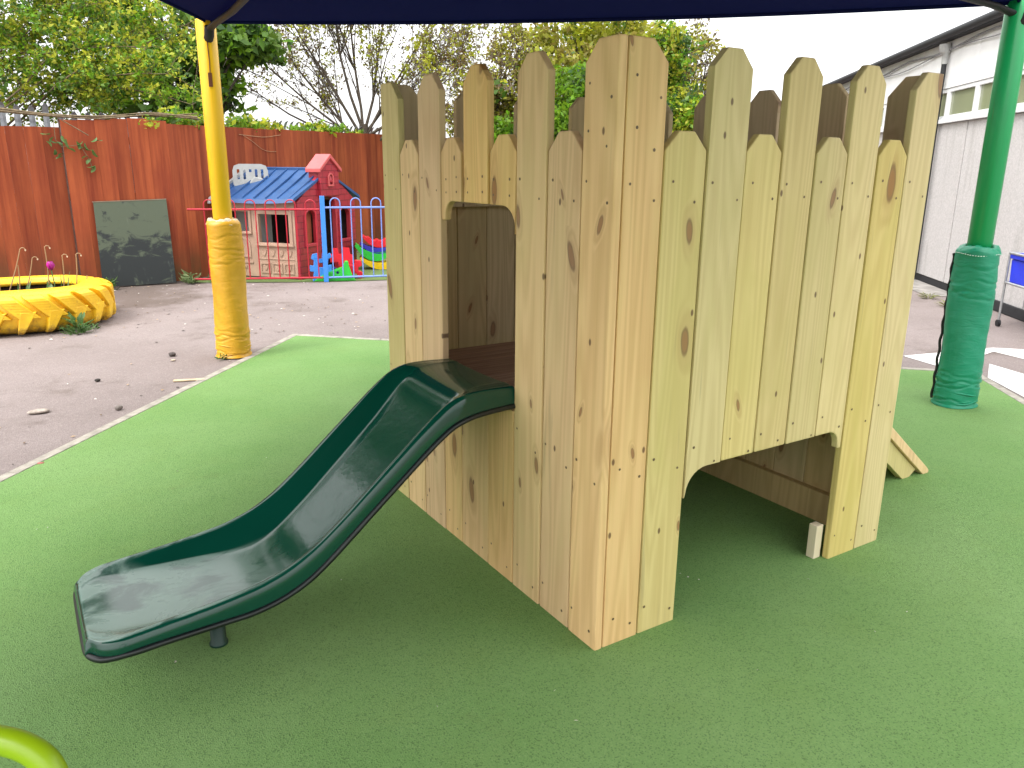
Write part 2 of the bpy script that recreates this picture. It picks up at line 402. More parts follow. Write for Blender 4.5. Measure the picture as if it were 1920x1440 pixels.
WHITEPVC = plain('white_upvc', (.72, .73, .74), .35, 0, .05)
FASCIA = plain('white_cladding', (.82, .82, .82), .5, 0, .06, 2)
def glass_mat():
    m, n, b = new_mat('window_glass'); t = NT(n); p = t.pos(); f = t.noise(p, 1.5, 2)
    t.put(b.inputs['Base Color'], t.mix(f, (.19, .21, .13, 1), (.26, .28, .18, 1))); b.inputs['Roughness'].default_value = .12; return m
GLASS = glass_mat()
DARKGREY = plain('dark_grey_plastic', (.016, .017, .020), .7, 0, .15)
def chalk_mat():
    m, n, b = new_mat('smeared_chalkboard'); t = NT(n); p = t.obj(); x, y, z = t.sep(p)
    f = t.noise(t.vec('MULTIPLY', p, (4, 4, 7)), 1, 6, .65, .7); h = t.ramp(z, .25, .85, True)
    k = t.math('ADD', f, t.math('MULTIPLY', t.math('SUBTRACT', h, .5), .30))
    colr = t.mix(t.ramp(k, .44, .58, True), (.012, .017, .018, 1), (.075, .095, .060, 1))
    g = t.noise(t.vec('MULTIPLY', p, (22, 22, 6)), 1, 4)
    colr = t.mix(t.math('MULTIPLY', t.ramp(g, .62, .75), .25), colr, (.15, .17, .14, 1))
    t.put(b.inputs['Base Color'], colr); b.inputs['Roughness'].default_value = .6; return m
CHALK = chalk_mat()
def plast(name, c, rough=.38, var=.08): return plain(name, c, rough, 0, var, 5)
P_BEIGE = plast('beige_plastic', (.45, .305, .225)); P_RED = plast('brick_red_plastic', (.40, .030, .045)); P_ROOF = plast('blue_roof_plastic', (.020, .075, .215))
P_GREY = plast('light_grey_plastic', (.42, .43, .42)); P_PINK = plast('pink_red_plastic', (.56, .10, .10))
T_RED = plast('toy_red', (.72, .015, .03), .3); T_BLUE = plast('toy_sky_blue', (.05, .26, .72), .3); T_GREEN = plast('toy_green', (.03, .52, .05), .3)
T_NAVY = plast('toy_navy', (.03, .035, .42), .3); T_YEL = plast('toy_yellow', (.85, .55, .01), .3); T_ORANGE = plast('toy_orange', (.8, .28, .02), .3)
LIME = plast('lime_plastic', (.25, .39, .004), .35, .04)
CRATE = plast('crate_blue', (.006, .03, .62), .35)
BOWRED = plast('red_railing_paint', (.42, .014, .03), .35); BOWBLUE = plast('blue_railing_paint', (.17, .27, .62), .35); POSTBLUE = plast('bright_blue_post', (.05, .24, .70), .35)
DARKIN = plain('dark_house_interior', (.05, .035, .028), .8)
GROOVE = plain('brick_groove', (.20, .016, .024), .6)

# ================================================================== SETTING: ground
def sheet(name, pts, z, mat):
    mb = MB(); mb.add([(p[0], p[1], z) for p in pts], [tuple(range(len(pts)))])
    o = mb.build(name, mat, origin=(pts[0][0], pts[0][1], z)); o['kind'] = 'structure'; return o
sheet('ground', [(-400, -400), (400, -400), (400, 400), (-400, 400)], -.004, ASPHALT)
eb = Vector((.717, -.697, 0)).normalized()          # along the far edge, to the right
ea = Vector((-.652, -.758, 0)).normalized()         # along the side edges, towards the camera
C1 = Vector((.694, 5.441, 0)); C2 = C1 + eb*5.83
rub = [C1, C2, C2 + ea*16, C1 + ea*16]
sheet('play_surface', rub, .004, RUBBER)
mb = MB()
def strip(a, b, side, w_, z0, z1):
    d = (b-a).normalized()
    q = [a, b, b+side*w_, a+side*w_]
    mb.add([(p.x, p.y, z0) for p in q]+[(p.x, p.y, z1) for p in q], [(0,1,2,3),(4,5,6,7),(0,1,5,4),(1,2,6,5),(2,3,7,6),(3,0,4,7)])
L_ = Vector((-.758, .652, 0)); U_ = -ea
def segs(a, b, side, n):
    for i in range(n):
        p = a.lerp(b, i/n); q = a.lerp(b, (i+1)/n - .006/n)
        strip(p, q, side, .062, -.02, .008)
segs(C1+U_*.062, C1+ea*16, L_, 18)
segs(C1, C2, U_, 7)
segs(C2+U_*.062, C2+ea*16, -L_, 18)
o = mb.build('kerb_edging', CONC, origin=C1, bevel=.004); o['kind'] = 'structure'
def gp(*px): return [G(*p) for p in px]
sheet('road_marking', gp((1693, 667), (1862, 652), (1920, 655), (1990, 664), (2010, 690), (1920, 673), (1863, 659), (1770, 690)), 0.0, MARKING)
sheet('road_marking', gp((1855, 682), (1990, 722), (2040, 790), (1925, 747), (1852, 708)), 0.0, MARKING)
sheet('turf', [(.6, 9.55), (2.1, 8.80), (6, 7.7), (9, 12), (7, 14.5), (.45, 9.74)], .002, TURF)
# ================================================================== PLAY TOWER
T = .030
SH, TH = 1.66, 1.90
tower = thing('play_tower', 'square pine castle play tower with pointed picket walls and two cut-out openings', 'play tower', (0, 0, 0))
X1, Y1 = 1.555, 1.635
def fr_left(u, z, d): return Vector((d, u, z))
def fr_right(u, z, d): return Vector((u, d, z))
def fr_far(u, z, d): return Vector((u, Y1-d, z))
def fr_side(u, z, d): return Vector((X1-d, u, z))
board_i = 0
def board(fr, outline, mat, screws=(), depth0=0.0, name='picket', t=T, bev=.0058, parent=None):
    """outline (u,z) counter-clockwise; local axes x=along the wall, y=thickness, z=up so that the grain runs up"""
    global board_i; board_i += 1
    us = [p[0] for p in outline]; zs = [p[1] for p in outline]
    uc = (min(us)+max(us))/2; z0 = min(zs)
    bm = bmesh.new()
    vs = [bm.verts.new((u-uc, 0, z-z0)) for u, z in outline]
    f = bm.faces.new(vs)
    ex = bmesh.ops.extrude_face_region(bm, geom=[f])
    nv = [g for g in ex['geom'] if isinstance(g, bmesh.types.BMVert)]
    bmesh.ops.translate(bm, verts=nv, vec=(0, t, 0))
    bmesh.ops.recalc_face_normals(bm, faces=bm.faces)
    bmesh.ops.bevel(bm, geom=[e for e in bm.edges if e.calc_face_angle(0) > R(25)], offset=bev, segments=2, profile=.6, affect='EDGES', clamp_overlap=True)
    for (u, z) in screws:
        r_ = .0041*(1+.3*rnd.random())
        n = 8; c = [(u-uc+r_*math.cos(2*math.pi*k/n), -.0012, z-z0+r_*math.sin(2*math.pi*k/n)) for k in range(n)]
        q = [bm.verts.new(v) for v in c]; ff = bm.faces.new(q); ff.material_index = 1
        if ff.normal.y > 0: ff.normal_flip()
    for ff in bm.faces: ff.smooth = False
    me = bpy.data.meshes.new(name); bm.to_mesh(me); bm.free()
    ob = link_mesh(name, me, [mat, SCREW], parent or tower, (0, 0, 0)); depth0 = depth0 + rnd.choice((0, .0012, .0024, .0036))
    o = fr(uc, z0, depth0); ax = fr(uc+1, z0, depth0)-o; ay = fr(uc, z0, depth0+1)-o
    ob.matrix_local = Matrix(((ax.x, ay.x, 0, o.x), (ax.y, ay.y, 0, o.y), (ax.z, ay.z, 1, o.z), (0, 0, 0, 1)))
    return ob
def picket(u0, u1, z0, h, cl=True, cr=True):
    """outline with chamfered top; cl/cr = chamfer at u0 / u1 side"""
    w_ = u1-u0; c = w_*.315 if (cl and cr) else w_*.38; dz = c*1.06
    o = [(u0, z0), (u1, z0)]
    o += [(u1, h-dz), (u1-c, h)] if cr else [(u1, h)]
    o += [(u0+c, h), (u0, h-dz)] if cl else [(u0, h)]
    return o
def screws_for(u0, u1, zs, flip=True, pair=False):
    """each fixing: one screw high on the photo's left, one lower on its right"""
    out = []
    for z in zs:
        a_ = rnd.uniform(.022, .040); b_ = rnd.uniform(.024, .042); j = rnd.uniform(-.007, .007); dz = .054 if z > 1.2 or z > .4 else .05
        if pair: out += [(u0+a_, z+j), (u1-b_, z-j), (u0+a_, z-dz+j), (u1-b_, z-dz)]
        elif flip: out += [(u1-a_, z+j), (u0+b_, z-dz-j)]
        else: out += [(u0+a_, z+j), (u1-b_, z-dz-j)]
    return out
gap = .0034
ZS = [1.512, .642, .105]
# left wall (with the slide opening)
lb = [0, .1545, .3345, .5155]
board(fr_left, picket(lb[0], lb[1]-gap, 0, TH, False, True), W_WARM, screws_for(lb[0], lb[1], ZS+[1.79, 1.66]))
board(fr_left, picket(lb[1]+gap, lb[2]-gap, 0, SH), W_WARM, screws_for(lb[1], lb[2], ZS))
board(fr_left, picket(lb[2]+gap, lb[3]-gap, 0, TH), W_WARM, screws_for(lb[2], lb[3], ZS))
def arc(cx, cz, r, a0, a1, n=7): return [(cx+r*math.cos(R(a0+(a1-a0)*i/n)), cz+r*math.sin(R(a0+(a1-a0)*i/n))) for i in range(n+1)]
OT = 1.424
# boards over the opening: outer two carry the rounded corners
rr = .085
o3 = [(.519, OT-rr-.008)] + [(.527, OT-rr-.008)] + arc(.527+rr-.006, OT-rr, rr, 172, 90) + [(.690, OT)] + picket(.519, .690, 0, SH)[2:]
board(fr_left, o3, W_WARM, screws_for(.519, .690, [1.512], True, True))
board(fr_left, picket(.708, .882, OT, TH), W_WARM, screws_for(.708, .882, [1.515], True, True))
rq = .062
o5 = [(.906, OT)] + arc(1.038-rq, OT-rq, rq, 90, 8) + [(1.040, OT-rq-.012), (1.066, OT-rq-.012)] + picket(.906, 1.066, 0, SH)[2:]
board(fr_left, o5, W_WARM, screws_for(.906, 1.066, [1.51], True, True))
# boards under the opening
for a, b in ((.519, .700), (.703, .914), (.917, 1.066)):
    board(fr_left, [(a, 0), (b, 0), (b, .70), (a, .70)], W_WARM if a < .9 else W_WARM, screws_for(a, b, [.105]))
for a, b, h, cl, cr in ((1.0685, 1.262, TH, True, True), (1.266, 1.448, SH, True, True), (1.452, 1.635, TH, True, False)):
    ou = picket(a, b-gap, 0, h, cl, cr)
    board(fr_left, ou, W_WARM if a < 1.4 else W_GREEN, screws_for(a, b, ZS))
# right wall (with the crawl opening)
rb = [.0315, .186, .360, .530, .700, .870, 1.040, 1.213, 1.390, 1.555]
OR = .570
for i in range(9):
    a, b = rb[i]+gap, rb[i+1]-gap; tall = i % 2 == 0
    h = TH if tall else SH
    mat = W_WARM if i == 0 else W_GREEN
    ou = picket(a, b, 0, h, i != 0, i != 8)
    zs = ZS
    if 2 <= i <= 6:
        top = ou[2:]
        if i == 2:
            r_ = .092; ou = [(a, OR-r_-.01)] + arc(a+.004+r_, OR-r_, r_, 176, 90) + [(b, OR)] + top
        elif i == 6:
            r_ = .060; ou = [(a, OR)] + arc(b-.022-r_, OR-r_, r_, 90, 6) + [(b-.020, OR-r_-.016), (b, OR-r_-.016)] + top
        else: ou = [(a, OR), (b, OR)] + top
        zs = [1.512, .642]
    board(fr_right, ou, mat, screws_for(a, b, zs + ([1.80, 1.66] if i == 0 else []), False))
# far wall and side wall
for i in range(9):
    a = .032 + i*(1.49/9); b = a + 1.49/9 - .003; tall = i % 2 == 0
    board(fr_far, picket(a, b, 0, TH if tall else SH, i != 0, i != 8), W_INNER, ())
for i in range(9):
    a = .032 + i*(1.57/9); b = a + 1.57/9 - .003; tall = i % 2 == 0
    z0 = 0
    ou = picket(a, b, 0, TH if tall else SH, i != 0, i != 8)
    if i in (4, 5, 6): # doorway above the ramp
        board(fr_side, [(a, 0), (b, 0), (b, .70), (a, .70)], W_INNER, ())
        ou = [(a, 1.42), (b, 1.42)] + ou[2:]
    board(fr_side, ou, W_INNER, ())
# rails behind the pickets
def rail(name, lo, hi, mat, bev=.003):
    m = MB(); m.box((lo[0], lo[1], 0), (hi[0], hi[1], hi[2]-lo[2]), lambda a, b, c: Vector((a, b, c+lo[2]))); return m.build(name, mat, tower, ((lo[0]+hi[0])/2, (lo[1]+hi[1])/2, lo[2]), bev)
rail('rail', (.0315, .520, 1.432), (.0535, 1.066, 1.603), W_WARM)
rail('rail', (.0315, .075, 1.45), (.0735, .515, 1.54), W_INNER)
rail('rail', (.0315, 1.072, 1.45), (.0735, 1.56, 1.54), W_INNER)
rail('rail', (.08, .0315, 1.37), (1.50, .0735, 1.47), W_INNER)
rail('rail', (.08, 1.5625, 1.37), (1.50, 1.6035, 1.47), W_INNER)
rail('rail', (.08, .0315, .575), (1.50, .0735, .668), W_INNER)
rail('rail', (.0315, .08, .575), (.0735, 1.56, .668), W_INNER)
rail('rail', (1.4815, .08, .575), (1.5235, 1.56, .668), W_INNER)
rail('rail', (.08, 1.5625, .575), (1.50, 1.6035, .668), W_INNER)
rail('bottom_rail', (1.4865, .080, .002), (1.5235, 1.56, .145), W_INNER)
rail('batten', (1.166, .0315, .002), (1.208, .0700, .150), W_SAWN)
for (px, py) in ((.0315, .0315), (1.4535, .0315), (.0315, 1.5335), (1.4535, 1.5335)):
    rail('corner_post', (px, py, .001), (px+.07, py+.07, 1.50), W_INNER)
nd = 11
for i in range(nd):
    y0 = .105 + i*(1.425/nd)
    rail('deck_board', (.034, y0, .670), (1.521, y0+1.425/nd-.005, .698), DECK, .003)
# threshold board seen in the opening
# ramp on the hidden side
ramp = thing('ramp', 'sloping pine ramp with rounded plank ends against the far right side of the tower', 'ramp', (2.0, .7, 0))
sl = math.atan2(.258, .335); ca, sa = math.cos(sl), math.sin(sl)
def fr_ramp(y0):
    def f(s, tt, d): # s down the slope from the top edge, tt above the plane
        p0 = Vector((1.60, y0+d, .715)); return p0 + Vector((ca, 0, -sa))*s + Vector((sa, 0, ca))*tt
    return f
Lr = (.715-.012)/sa
for k in range(5):
    y0 = .335 + k*.172; f = fr_ramp(y0)
    m = MB(); rr_ = .022
    ol = [(0, -.038), (Lr-.012, -.038)] + [(Lr-.012+rr_*math.cos(R(a))*.9, -.016+rr_*math.sin(R(a))) for a in (-60, -25, 10, 50, 80)] + [(Lr-.03, .008), (0, .008)]
    m.prism(ol, f, 0, .168); m.build('plank', W_GREEN if k % 2 else W_WARM, ramp, f(Lr*.5, 0, .08), .003)
for y0 in (.352, 1.13):
    f = fr_ramp(y0); m = MB()
    m.prism([(0, -.041), (Lr-.09, -.041), (Lr-.075-.05, -.135), (.0, -.135)], f, 0, .04)
    m.build('stringer', W_GREEN, ramp, f(Lr*.5, -.1, .02), .003)

# ================================================================== SLIDE
slide = thing('slide', 'dark green glossy plastic slide coming down from the tower opening', 'slide', (-1.05, .77, 0))
NP = 66
rim_c = [(.012, .792), (-.10, .797), (-.19, .795), (-.26, .772), (-.35, .702), (-.50, .571), (-.65, .440), (-.75, .360), (-.84, .308), (-.94, .276), (-1.08, .254), (-1.25, .236), (-1.36, .224), (-1.42, .216)]
dep_c = [(.012, .004), (-.10, .006), (-.19, .020), (-.28, .070), (-.36, .088), (-.60, .094), (-.78, .088), (-.90, .074), (-1.08, .058), (-1.25, .034), (-1.36, .012), (-1.42, .006)]
fw_c = [(.012, .190), (-.20, .195), (-.40, .188), (-.60, .172), (-.75, .155), (-.87, .140), (-.95, .160), (-1.06, .195), (-1.25, .205), (-1.42, .205)]
lip_c = [(.012, .725), (-.10, .722), (-.20, .712), (-.27, .685), (-.37, .605), (-.52, .478), (-.667, .352), (-.76, .275), (-.85, .228), (-.95, .200), (-1.08, .194), (-1.25, .186), (-1.36, .178), (-1.42, .174)]
def interp(tab, x):
    xs = [-a for a, _ in tab]; return float(np.interp(-x, xs, [b for _, b in tab]))
def smooth_interp(tab, x, h=.045):
    return sum(interp(tab, x+k*h/4)*wt for k, wt in zip((-4, -3, -2, -1, 0, 1, 2, 3, 4), (1, 2, 3, 4, 5, 4, 3, 2, 1)))/25
YC, HW = .776, .272
def slide_section(x):
    rz = smooth_interp(rim_c, x); dp = smooth_interp(dep_c, x); lz = smooth_interp(lip_c, x)
    endf = max(0, (x+1.42)/.085); ew = 1 if endf >= 1 else math.sqrt(max(0.02, 1-(1-endf)**2))
    hw = HW - .070*(1-ew)
    hw -= .012*min(1, max(0, (x+.2)/.2)) if x > -.2 else 0
    fl = rz-dp; fw = min(smooth_interp(fw_c, x), hw-.075)
    k = min(1, dp/.05)
    pts = [(hw+.004, lz), (hw+.003, lz+.012), (hw+.001, lz+(rz-lz)*.55), (hw-.003, rz-.016), (hw-.009, rz-.004), (hw-.020, rz), (hw-.034, rz-.004),
           (hw-.040, rz-.009*k-.001), *[(hw-.040+(fw-hw+.040)*q, rz-.009*k-.001+(fl+.004-rz+.009*k+.001)*q**.9) for q in (.3, .62, .90, .985)], (fw-.010, fl+.001), (fw*.6, fl-.001), (fw*.3, fl-.002), (0, fl-.002)]
    full = [(-y, z) for y, z in pts] + [(y, z) for y, z in pts[-2::-1]]
    return full
sx = [.012 - (1.432)*i/(NP-1) for i in range(NP)]
# closer stations near the toe
sx = sx[:-4] + [sx[-5]-(1.42+sx[-5])*q for q in (.25, .5, .72, .88, 1.0)]
mbs = MB(); rows = []
for x in sx: rows.append([(x, YC+y, z) for y, z in slide_section(x)])
# toe: roll the nose over and down to the lip
xe = sx[-1]; last = rows[-1]; lzv = smooth_interp(lip_c, xe)
for dx, fz in ((.010, .18), (.016, .5), (.018, 1.0)):
    rows.append([(xe-dx, YC+(y-YC)*(1-.0), z+(min(z, lzv)-z)*fz if z > lzv else z) for (_, y, z) in last])
nc = len(rows[0])
vs = [p for r_ in rows for p in r_]
fs = [(i*nc+j, i*nc+j+1, (i+1)*nc+j+1, (i+1)*nc+j) for i in range(len(rows)-1) for j in range(nc-1)]
mbs.add(vs, fs, 0, True)
body = mbs.build('slide_body', SLIDE, slide, (-.7, YC, .4))
so = body.modifiers.new('thick', 'SOLIDIFY'); so.thickness = .006; so.offset = -1
sb = body.modifiers.new('sub', 'SUBSURF'); sb.levels = 1; sb.render_levels = 1
def catmull(P, n=6):
    out = []
    for i in range(len(P)-1):
        p0, p1, p2, p3 = P[max(i-1, 0)], P[i], P[i+1], P[min(i+2, len(P)-1)]
        for k in range(n):
            t = k/n; out.append(.5*((2*p1)+(p2-p0)*t+(2*p0-5*p1+4*p2-p3)*t*t+(3*p1-p0-3*p2+p3)*t**3))
    return out+[P[-1]]
side_n = [Vector(r_[0])+Vector((0, 0, -.004)) for r_ in rows[:-9:3]]
xt = rows[-1][0][0]+.004; zl = lzv-.004
toe = [Vector((xt+.050, YC-HW+.012, zl)), Vector((xt+.020, YC-HW+.034, zl)), Vector((xt+.003, YC-HW+.075, zl)), Vector((xt, YC-.1, zl)), Vector((xt, YC+.1, zl)), Vector((xt+.003, YC+HW-.075, zl)), Vector((xt+.020, YC+HW-.034, zl)), Vector((xt+.050, YC+HW-.012, zl))]
side_f = [Vector(r_[-1])+Vector((0, 0, -.004)) for r_ in rows[:-9:3]][::-1]
m = MB(); m.tube(catmull(side_n+toe+side_f, 3), .010, 8); m.build('edge_trim', BLACKTRIM, slide, (-.7, YC, .3))
m = MB(); c = G(411, 1208); m.lathe([(.0005, .004), (.030, .004), (.030, .012), (.0255, .016), (.0255, .165), (.0005, .165)], (c.x, c.y, 0), 20); m.build('leg', plain('dark_green_leg', (.002, .030, .020), .5, 0, .1), slide, (c.x, c.y, 0))
m = MB(); m.tube([(c.x, c.y-.10, .158), (c.x, c.y+.25, .158)], .012, 8); m.build('cross_bar', BLACKTRIM, slide)

# ================================================================== CANOPY AND ITS POSTS
YP = Vector((.005, 4.925, 0)); GP = Vector((3.90, .975, 0))
P1 = YP + Vector((0, -.03, 2.60)); P2 = GP + Vector((-.02, 0, 2.545))
down = Vector((-.71, -.705, 0)).normalized(); LC = 6.6
canopy = thing('canopy', 'navy blue fabric shade canopy stretched between the yellow and green posts', 'canopy', (P1+P2)/2)
N = 40
def can_pt(u, v, dz=0):
    a = P1.lerp(P2, u) + down*(v*LC)
    along = (P2-P1).normalized()
    bow = .46*4*v*(1-v)*(1-2*u)
    a = a + along*bow
    a = a + down*(.03*4*u*(1-u)*(1-v)) - down*(.4*4*u*(1-u)*v)
    z = .42*16*u*(1-u)*v*(1-v)*.6 - .05*4*u*(1-u)*(1-v)**6
    return a + Vector((0, 0, z+dz))
m = MB()
top = [can_pt(i/N, j/N, .006) for j in range(N+1) for i in range(N+1)]; bot = [can_pt(i/N, j/N, 0) for j in range(N+1) for i in range(N+1)]
W1 = N+1
fs = [(j*W1+i, j*W1+i+1, (j+1)*W1+i+1, (j+1)*W1+i) for j in range(N) for i in range(N)]
m.add(top, fs, 0, True); m.add(bot, [f[::-1] for f in fs], 0, True)
m.build('fabric', CANVAS, canopy)
m = MB(); m.tube([can_pt(i/N, 0, -.004) for i in range(N+1)], .014, 8); m.tube([can_pt(0, i/N, -.004) for i in range(N+1)], .012, 8); m.tube([can_pt(1, i/N, -.004) for i in range(N+1)], .012, 8)
m.build('hem', CANVAS, canopy)
for (P, s) in ((P1, 0), (P2, 1)):
    u0 = .0 if s == 0 else 1.0; pts = [P + Vector((0, 0, -.075))] + [can_pt(abs(u0-q*.5), q*.5, -.045) for q in (.05, .15, .3, .5)]
    m = MB(); m.tube(pts, .030, 10, flat=.6); m.build('strap', BLACK, canopy)
    m = MB(); q = P + Vector((0, 0, -.10)); m.tube([q+Vector((0, -.09, .05)), q+Vector((0, -.06, -.01)), q+Vector((0, -.02, -.03))], .036, 10); m.build('corner_bracket', BLACK, canopy)

def padded_post(name, label, P, polem, padm, padh, toph, padr, hexa, strapside):
    t = thing(name, label, 'post', P)
    m = MB(); m.lathe([(.0, .0), (.074, .0), (.074, toph), (.068, toph+.012), (0, toph+.012)], (P.x, P.y, 0), 28); m.build('pole', polem, t, (P.x, P.y, 0))
    prof = []; n = 150
    for i in range(n+1):
        z = padh*i/n; r = padr
        prof.append((r, z))
    ph = rnd.uniform(0, 6)
    def wob(t_, i, r, z):
        f = z/padh
        k = .006*math.sin(3*t_+ph+4*f) + .004*math.sin(2*t_-ph+11*f)
        # crumpled bands near the top and bottom
        for cz, wd, am in ((.74, .014, .004), (.70, .012, .0045), (.79, .012, .004), (.88, .012, .003), (.155, .012, .010), (.13, .009, .007), (.035, .008, .010), (.205, .014, .004)):
            k -= am*math.exp(-((f-cz-.012*math.sin(2*t_+cz*40)-.006*math.sin(5*t_+cz*90))/wd*1.6)**2)
            k += am*.55*math.exp(-((f-cz-wd*.9-.012*math.sin(2*t_+cz*55)-.006*math.sin(4*t_+cz*70))/wd*1.8)**2)
        k += .0012*math.sin(60*f+3*math.sin(2*t_+ph)) * (.3+.7*math.sin(1.5*t_+ph)**2)
        if f < .012: k += .010
        rr_ = r+k; zz = z
        if f > .965: rr_ = rr_*(1-.20*((f-.965)/.035)**2)
        zz += .006*math.sin(3*t_+ph)*f
        return rr_, zz
    m = MB(); m.lathe(prof, (P.x, P.y, .006), 72, 0, wob); pad = m.build('pad', padm, t, (P.x, P.y, 0))
    m = MB(); m.lathe([(.078, padh-.01), (padr*.62, padh+.004), (padr*.84, padh-.002), (padr*.93, padh-.022), (padr*.99, padh-.045)], (P.x, P.y, .008), 48, 0, lambda a, i, r, z: (r*(1+.014*math.sin(7*a+i)+.01*math.sin(13*a)), z+.006*math.sin(3*a+ph)+.004*math.sin(9*a+i)))
    m.build('pad_top', PALEPAD if name == 'yellow_post' else GPAD, t, (P.x, P.y, 0))
    for zc in (.045, .10):
        m = MB(); pts = [(P.x+(padr-.004)*math.cos(a), P.y+(padr-.004)*math.sin(a), zc+.012*math.sin(2*a+zc*70)) for a in [2*math.pi*k/40 for k in range(41)]]
        m.tube(pts, .006, 6, cap=False); m.build('tie', padm, t, (P.x, P.y, zc))
    return t
yt = padded_post('yellow_post', 'yellow canopy post with a crumpled yellow vinyl pad round its foot', YP, YPOLE, YPAD, 1.125, 2.60, .135, 0, 0)
gt = padded_post('green_post', 'green canopy post with a green laced pad standing on the green surface', GP, GPOLE, GPAD, 1.075, 2.56, .132, 0, 0)
# black closing flap and white stitch line on the green pad
vd = Vector((GP.x-CAM.x, GP.y-CAM.y, 0)).normalized(); lf = Vector((-vd.y, vd.x, 0))
m = MB(); pts = []
for i in range(40):
    z = .03+1.0*i/39; pts.append(GP + lf*(.137+.004*math.sin(i*1.3)) - vd*.01 + Vector((0, 0, z)))
m.tube(pts, .010, 6); m.build('closing_flap', BLACK, gt)
m = MB()
for k in range(26):
    a0 = math.atan2(-vd.y, -vd.x) - 1.5 + k*.115
    f = lambda a: (GP.x+.137*math.cos(a), GP.y+.137*math.sin(a), 1.035+.006*math.sin(3*a))
    m.tube([f(a0), f(a0+.035), f(a0+.07)], .0025, 5)
m.build('stitching', plain('white_thread', (.6, .75, .68), .7), gt)
# small rusty bracket on the yellow pole
vd2 = Vector((YP.x-CAM.x, YP.y-CAM.y, 0)).normalized(); q = YP - vd2*.076
m = MB(); m.box((-.014, -.004, -.05), (.014, .004, .05), lambda a, b, c: q + Vector((a, b, c+2.18)))
m.tube([q+Vector((0, 0, 2.45)), q+Vector((.004, -.002, 2.3)), q+Vector((0, 0, 2.2))], .004, 5)
m.build('hook', plain('rusty_steel', (.16, .05, .02), .8), yt)

# ================================================================== BACK FENCE
def at(px, py, depth): return CAM + ray(px, py)*depth
F0, F1 = Vector((-13.0, 9.75, 0)), Vector((.45, 9.75, 0))
SD = Vector((1, .75, 0)).normalized(); F2 = F1 + SD*8.6; F3 = Vector((17, 11.2, 0))
fence = thing('timber_fence', 'tall red stained close boarded fence behind the playground', 'fence', F1)
def fence_panel(a, b, h0, h1, pw=.19, back=.0):
    d = (b-a); L = d.length; d.normalize(); nrm = Vector((-d.y, d.x, 0))
    m = MB(); n = max(1, int(round(L/pw)))
    for i in range(n):
        s0, s1 = L*i/n+.0004, L*(i+1)/n-.0004; dep = rnd.uniform(0, .002)
        h = h0+(h1-h0)*i/n + rnd.uniform(-.004, .004)
        f = lambda u, v, z: a + d*u + nrm*v + Vector((0, 0, z))
        m.box((s0, dep+back, .01), (s1, .022+back, h), f)
    f = lambda u, v, z: a + d*u + nrm*v + Vector((0, 0, z))
    for z in (.35, 1.1, 1.8): m.box((0, .023+back, z), (L, .06+back, z+.09), f)
    return m.build('panel', REDFENCE, fence, a.lerp(b, .5), .001, 1)
SPLIT = Vector((-.775, 9.75, 0))
fence_panel(F0, SPLIT-Vector((.012, 0, 0)), 1.975, 1.985, back=.03)
fence_panel(SPLIT+Vector((.004, 0, 0)), Vector((-.02, 9.75, 0)), 2.075, 2.12)
fence_panel(Vector((-.016, 9.75, 0)), F1, 2.12, 2.085)
fence_panel(F1+SD*.003, F1+SD*2.25, 2.07, 2.10); fence_panel(F1+SD*2.255, F1+SD*4.4, 2.105, 2.14); fence_panel(F1+SD*4.405, F2, 2.145, 2.20)
fence_panel(F2, F3, 2.2, 2.1)
m = MB(); m.box((SPLIT.x-.014, 9.755, 0), (SPLIT.x+.0, 9.778, 2.09)); m.build('post', plain('dark_fence_post', (.09, .035, .022), .8, 0, .25), fence)
# grey palisade behind
pal = thing('palisade_fence', 'grey steel palisade fence with splayed pale tops showing above the red fence', 'fence', (-2, 10.15, 0))
def pale(P, d, nrm, h):
    m = MB(); f = lambda u, v, z: P + d*u + nrm*v + Vector((0, 0, z))
    prof = [(0, 0), (0, h-.32), (-.006, h-.2), (-.025, h-.10), (-.060, h-.03), (-.095, h)]
    for (v0, z0), (v1, z1) in zip(prof[:-1], prof[1:]):
        w0, w1 = (.034, .034) if z1 < h else (.034, .012)
        m.add([f(-w0, v0, z0), f(0, v0-.012, z0), f(w0, v0, z0), f(-w1, v1, z1), f(0, v1-.012, z1), f(w1, v1, z1),
               f(-w0, v0+.003, z0), f(w0, v0+.003, z0), f(-w1, v1+.003, z1), f(w1, v1+.003, z1)],
              [(0, 1, 4, 3), (1, 2, 5, 4), (6, 7, 9, 8), (0, 3, 8, 6), (2, 7, 9, 5)], 0, False)
    return m.build('pale', GREYPALE, pal, P)
x = -2.75
while x < .45:
    hh = 2.26 if x < -.75 else 2.18
    pale(Vector((x, 10.15, 0)), Vector((1, 0, 0)), Vector((0, 1, 0)), hh+rnd.uniform(-.02, .02)); x += .155
k = .1
while k < 6.2:
    P = F1 + SD*k + Vector((-SD.y, SD.x, 0))*.42
    pale(P, SD, Vector((-SD.y, SD.x, 0)), 2.24+.012*k); k += .155
m = MB(); m.box((-2.9, 10.165, 1.9), (.5, 10.20, 1.96)); m.build('rail', GREYPALE, pal)

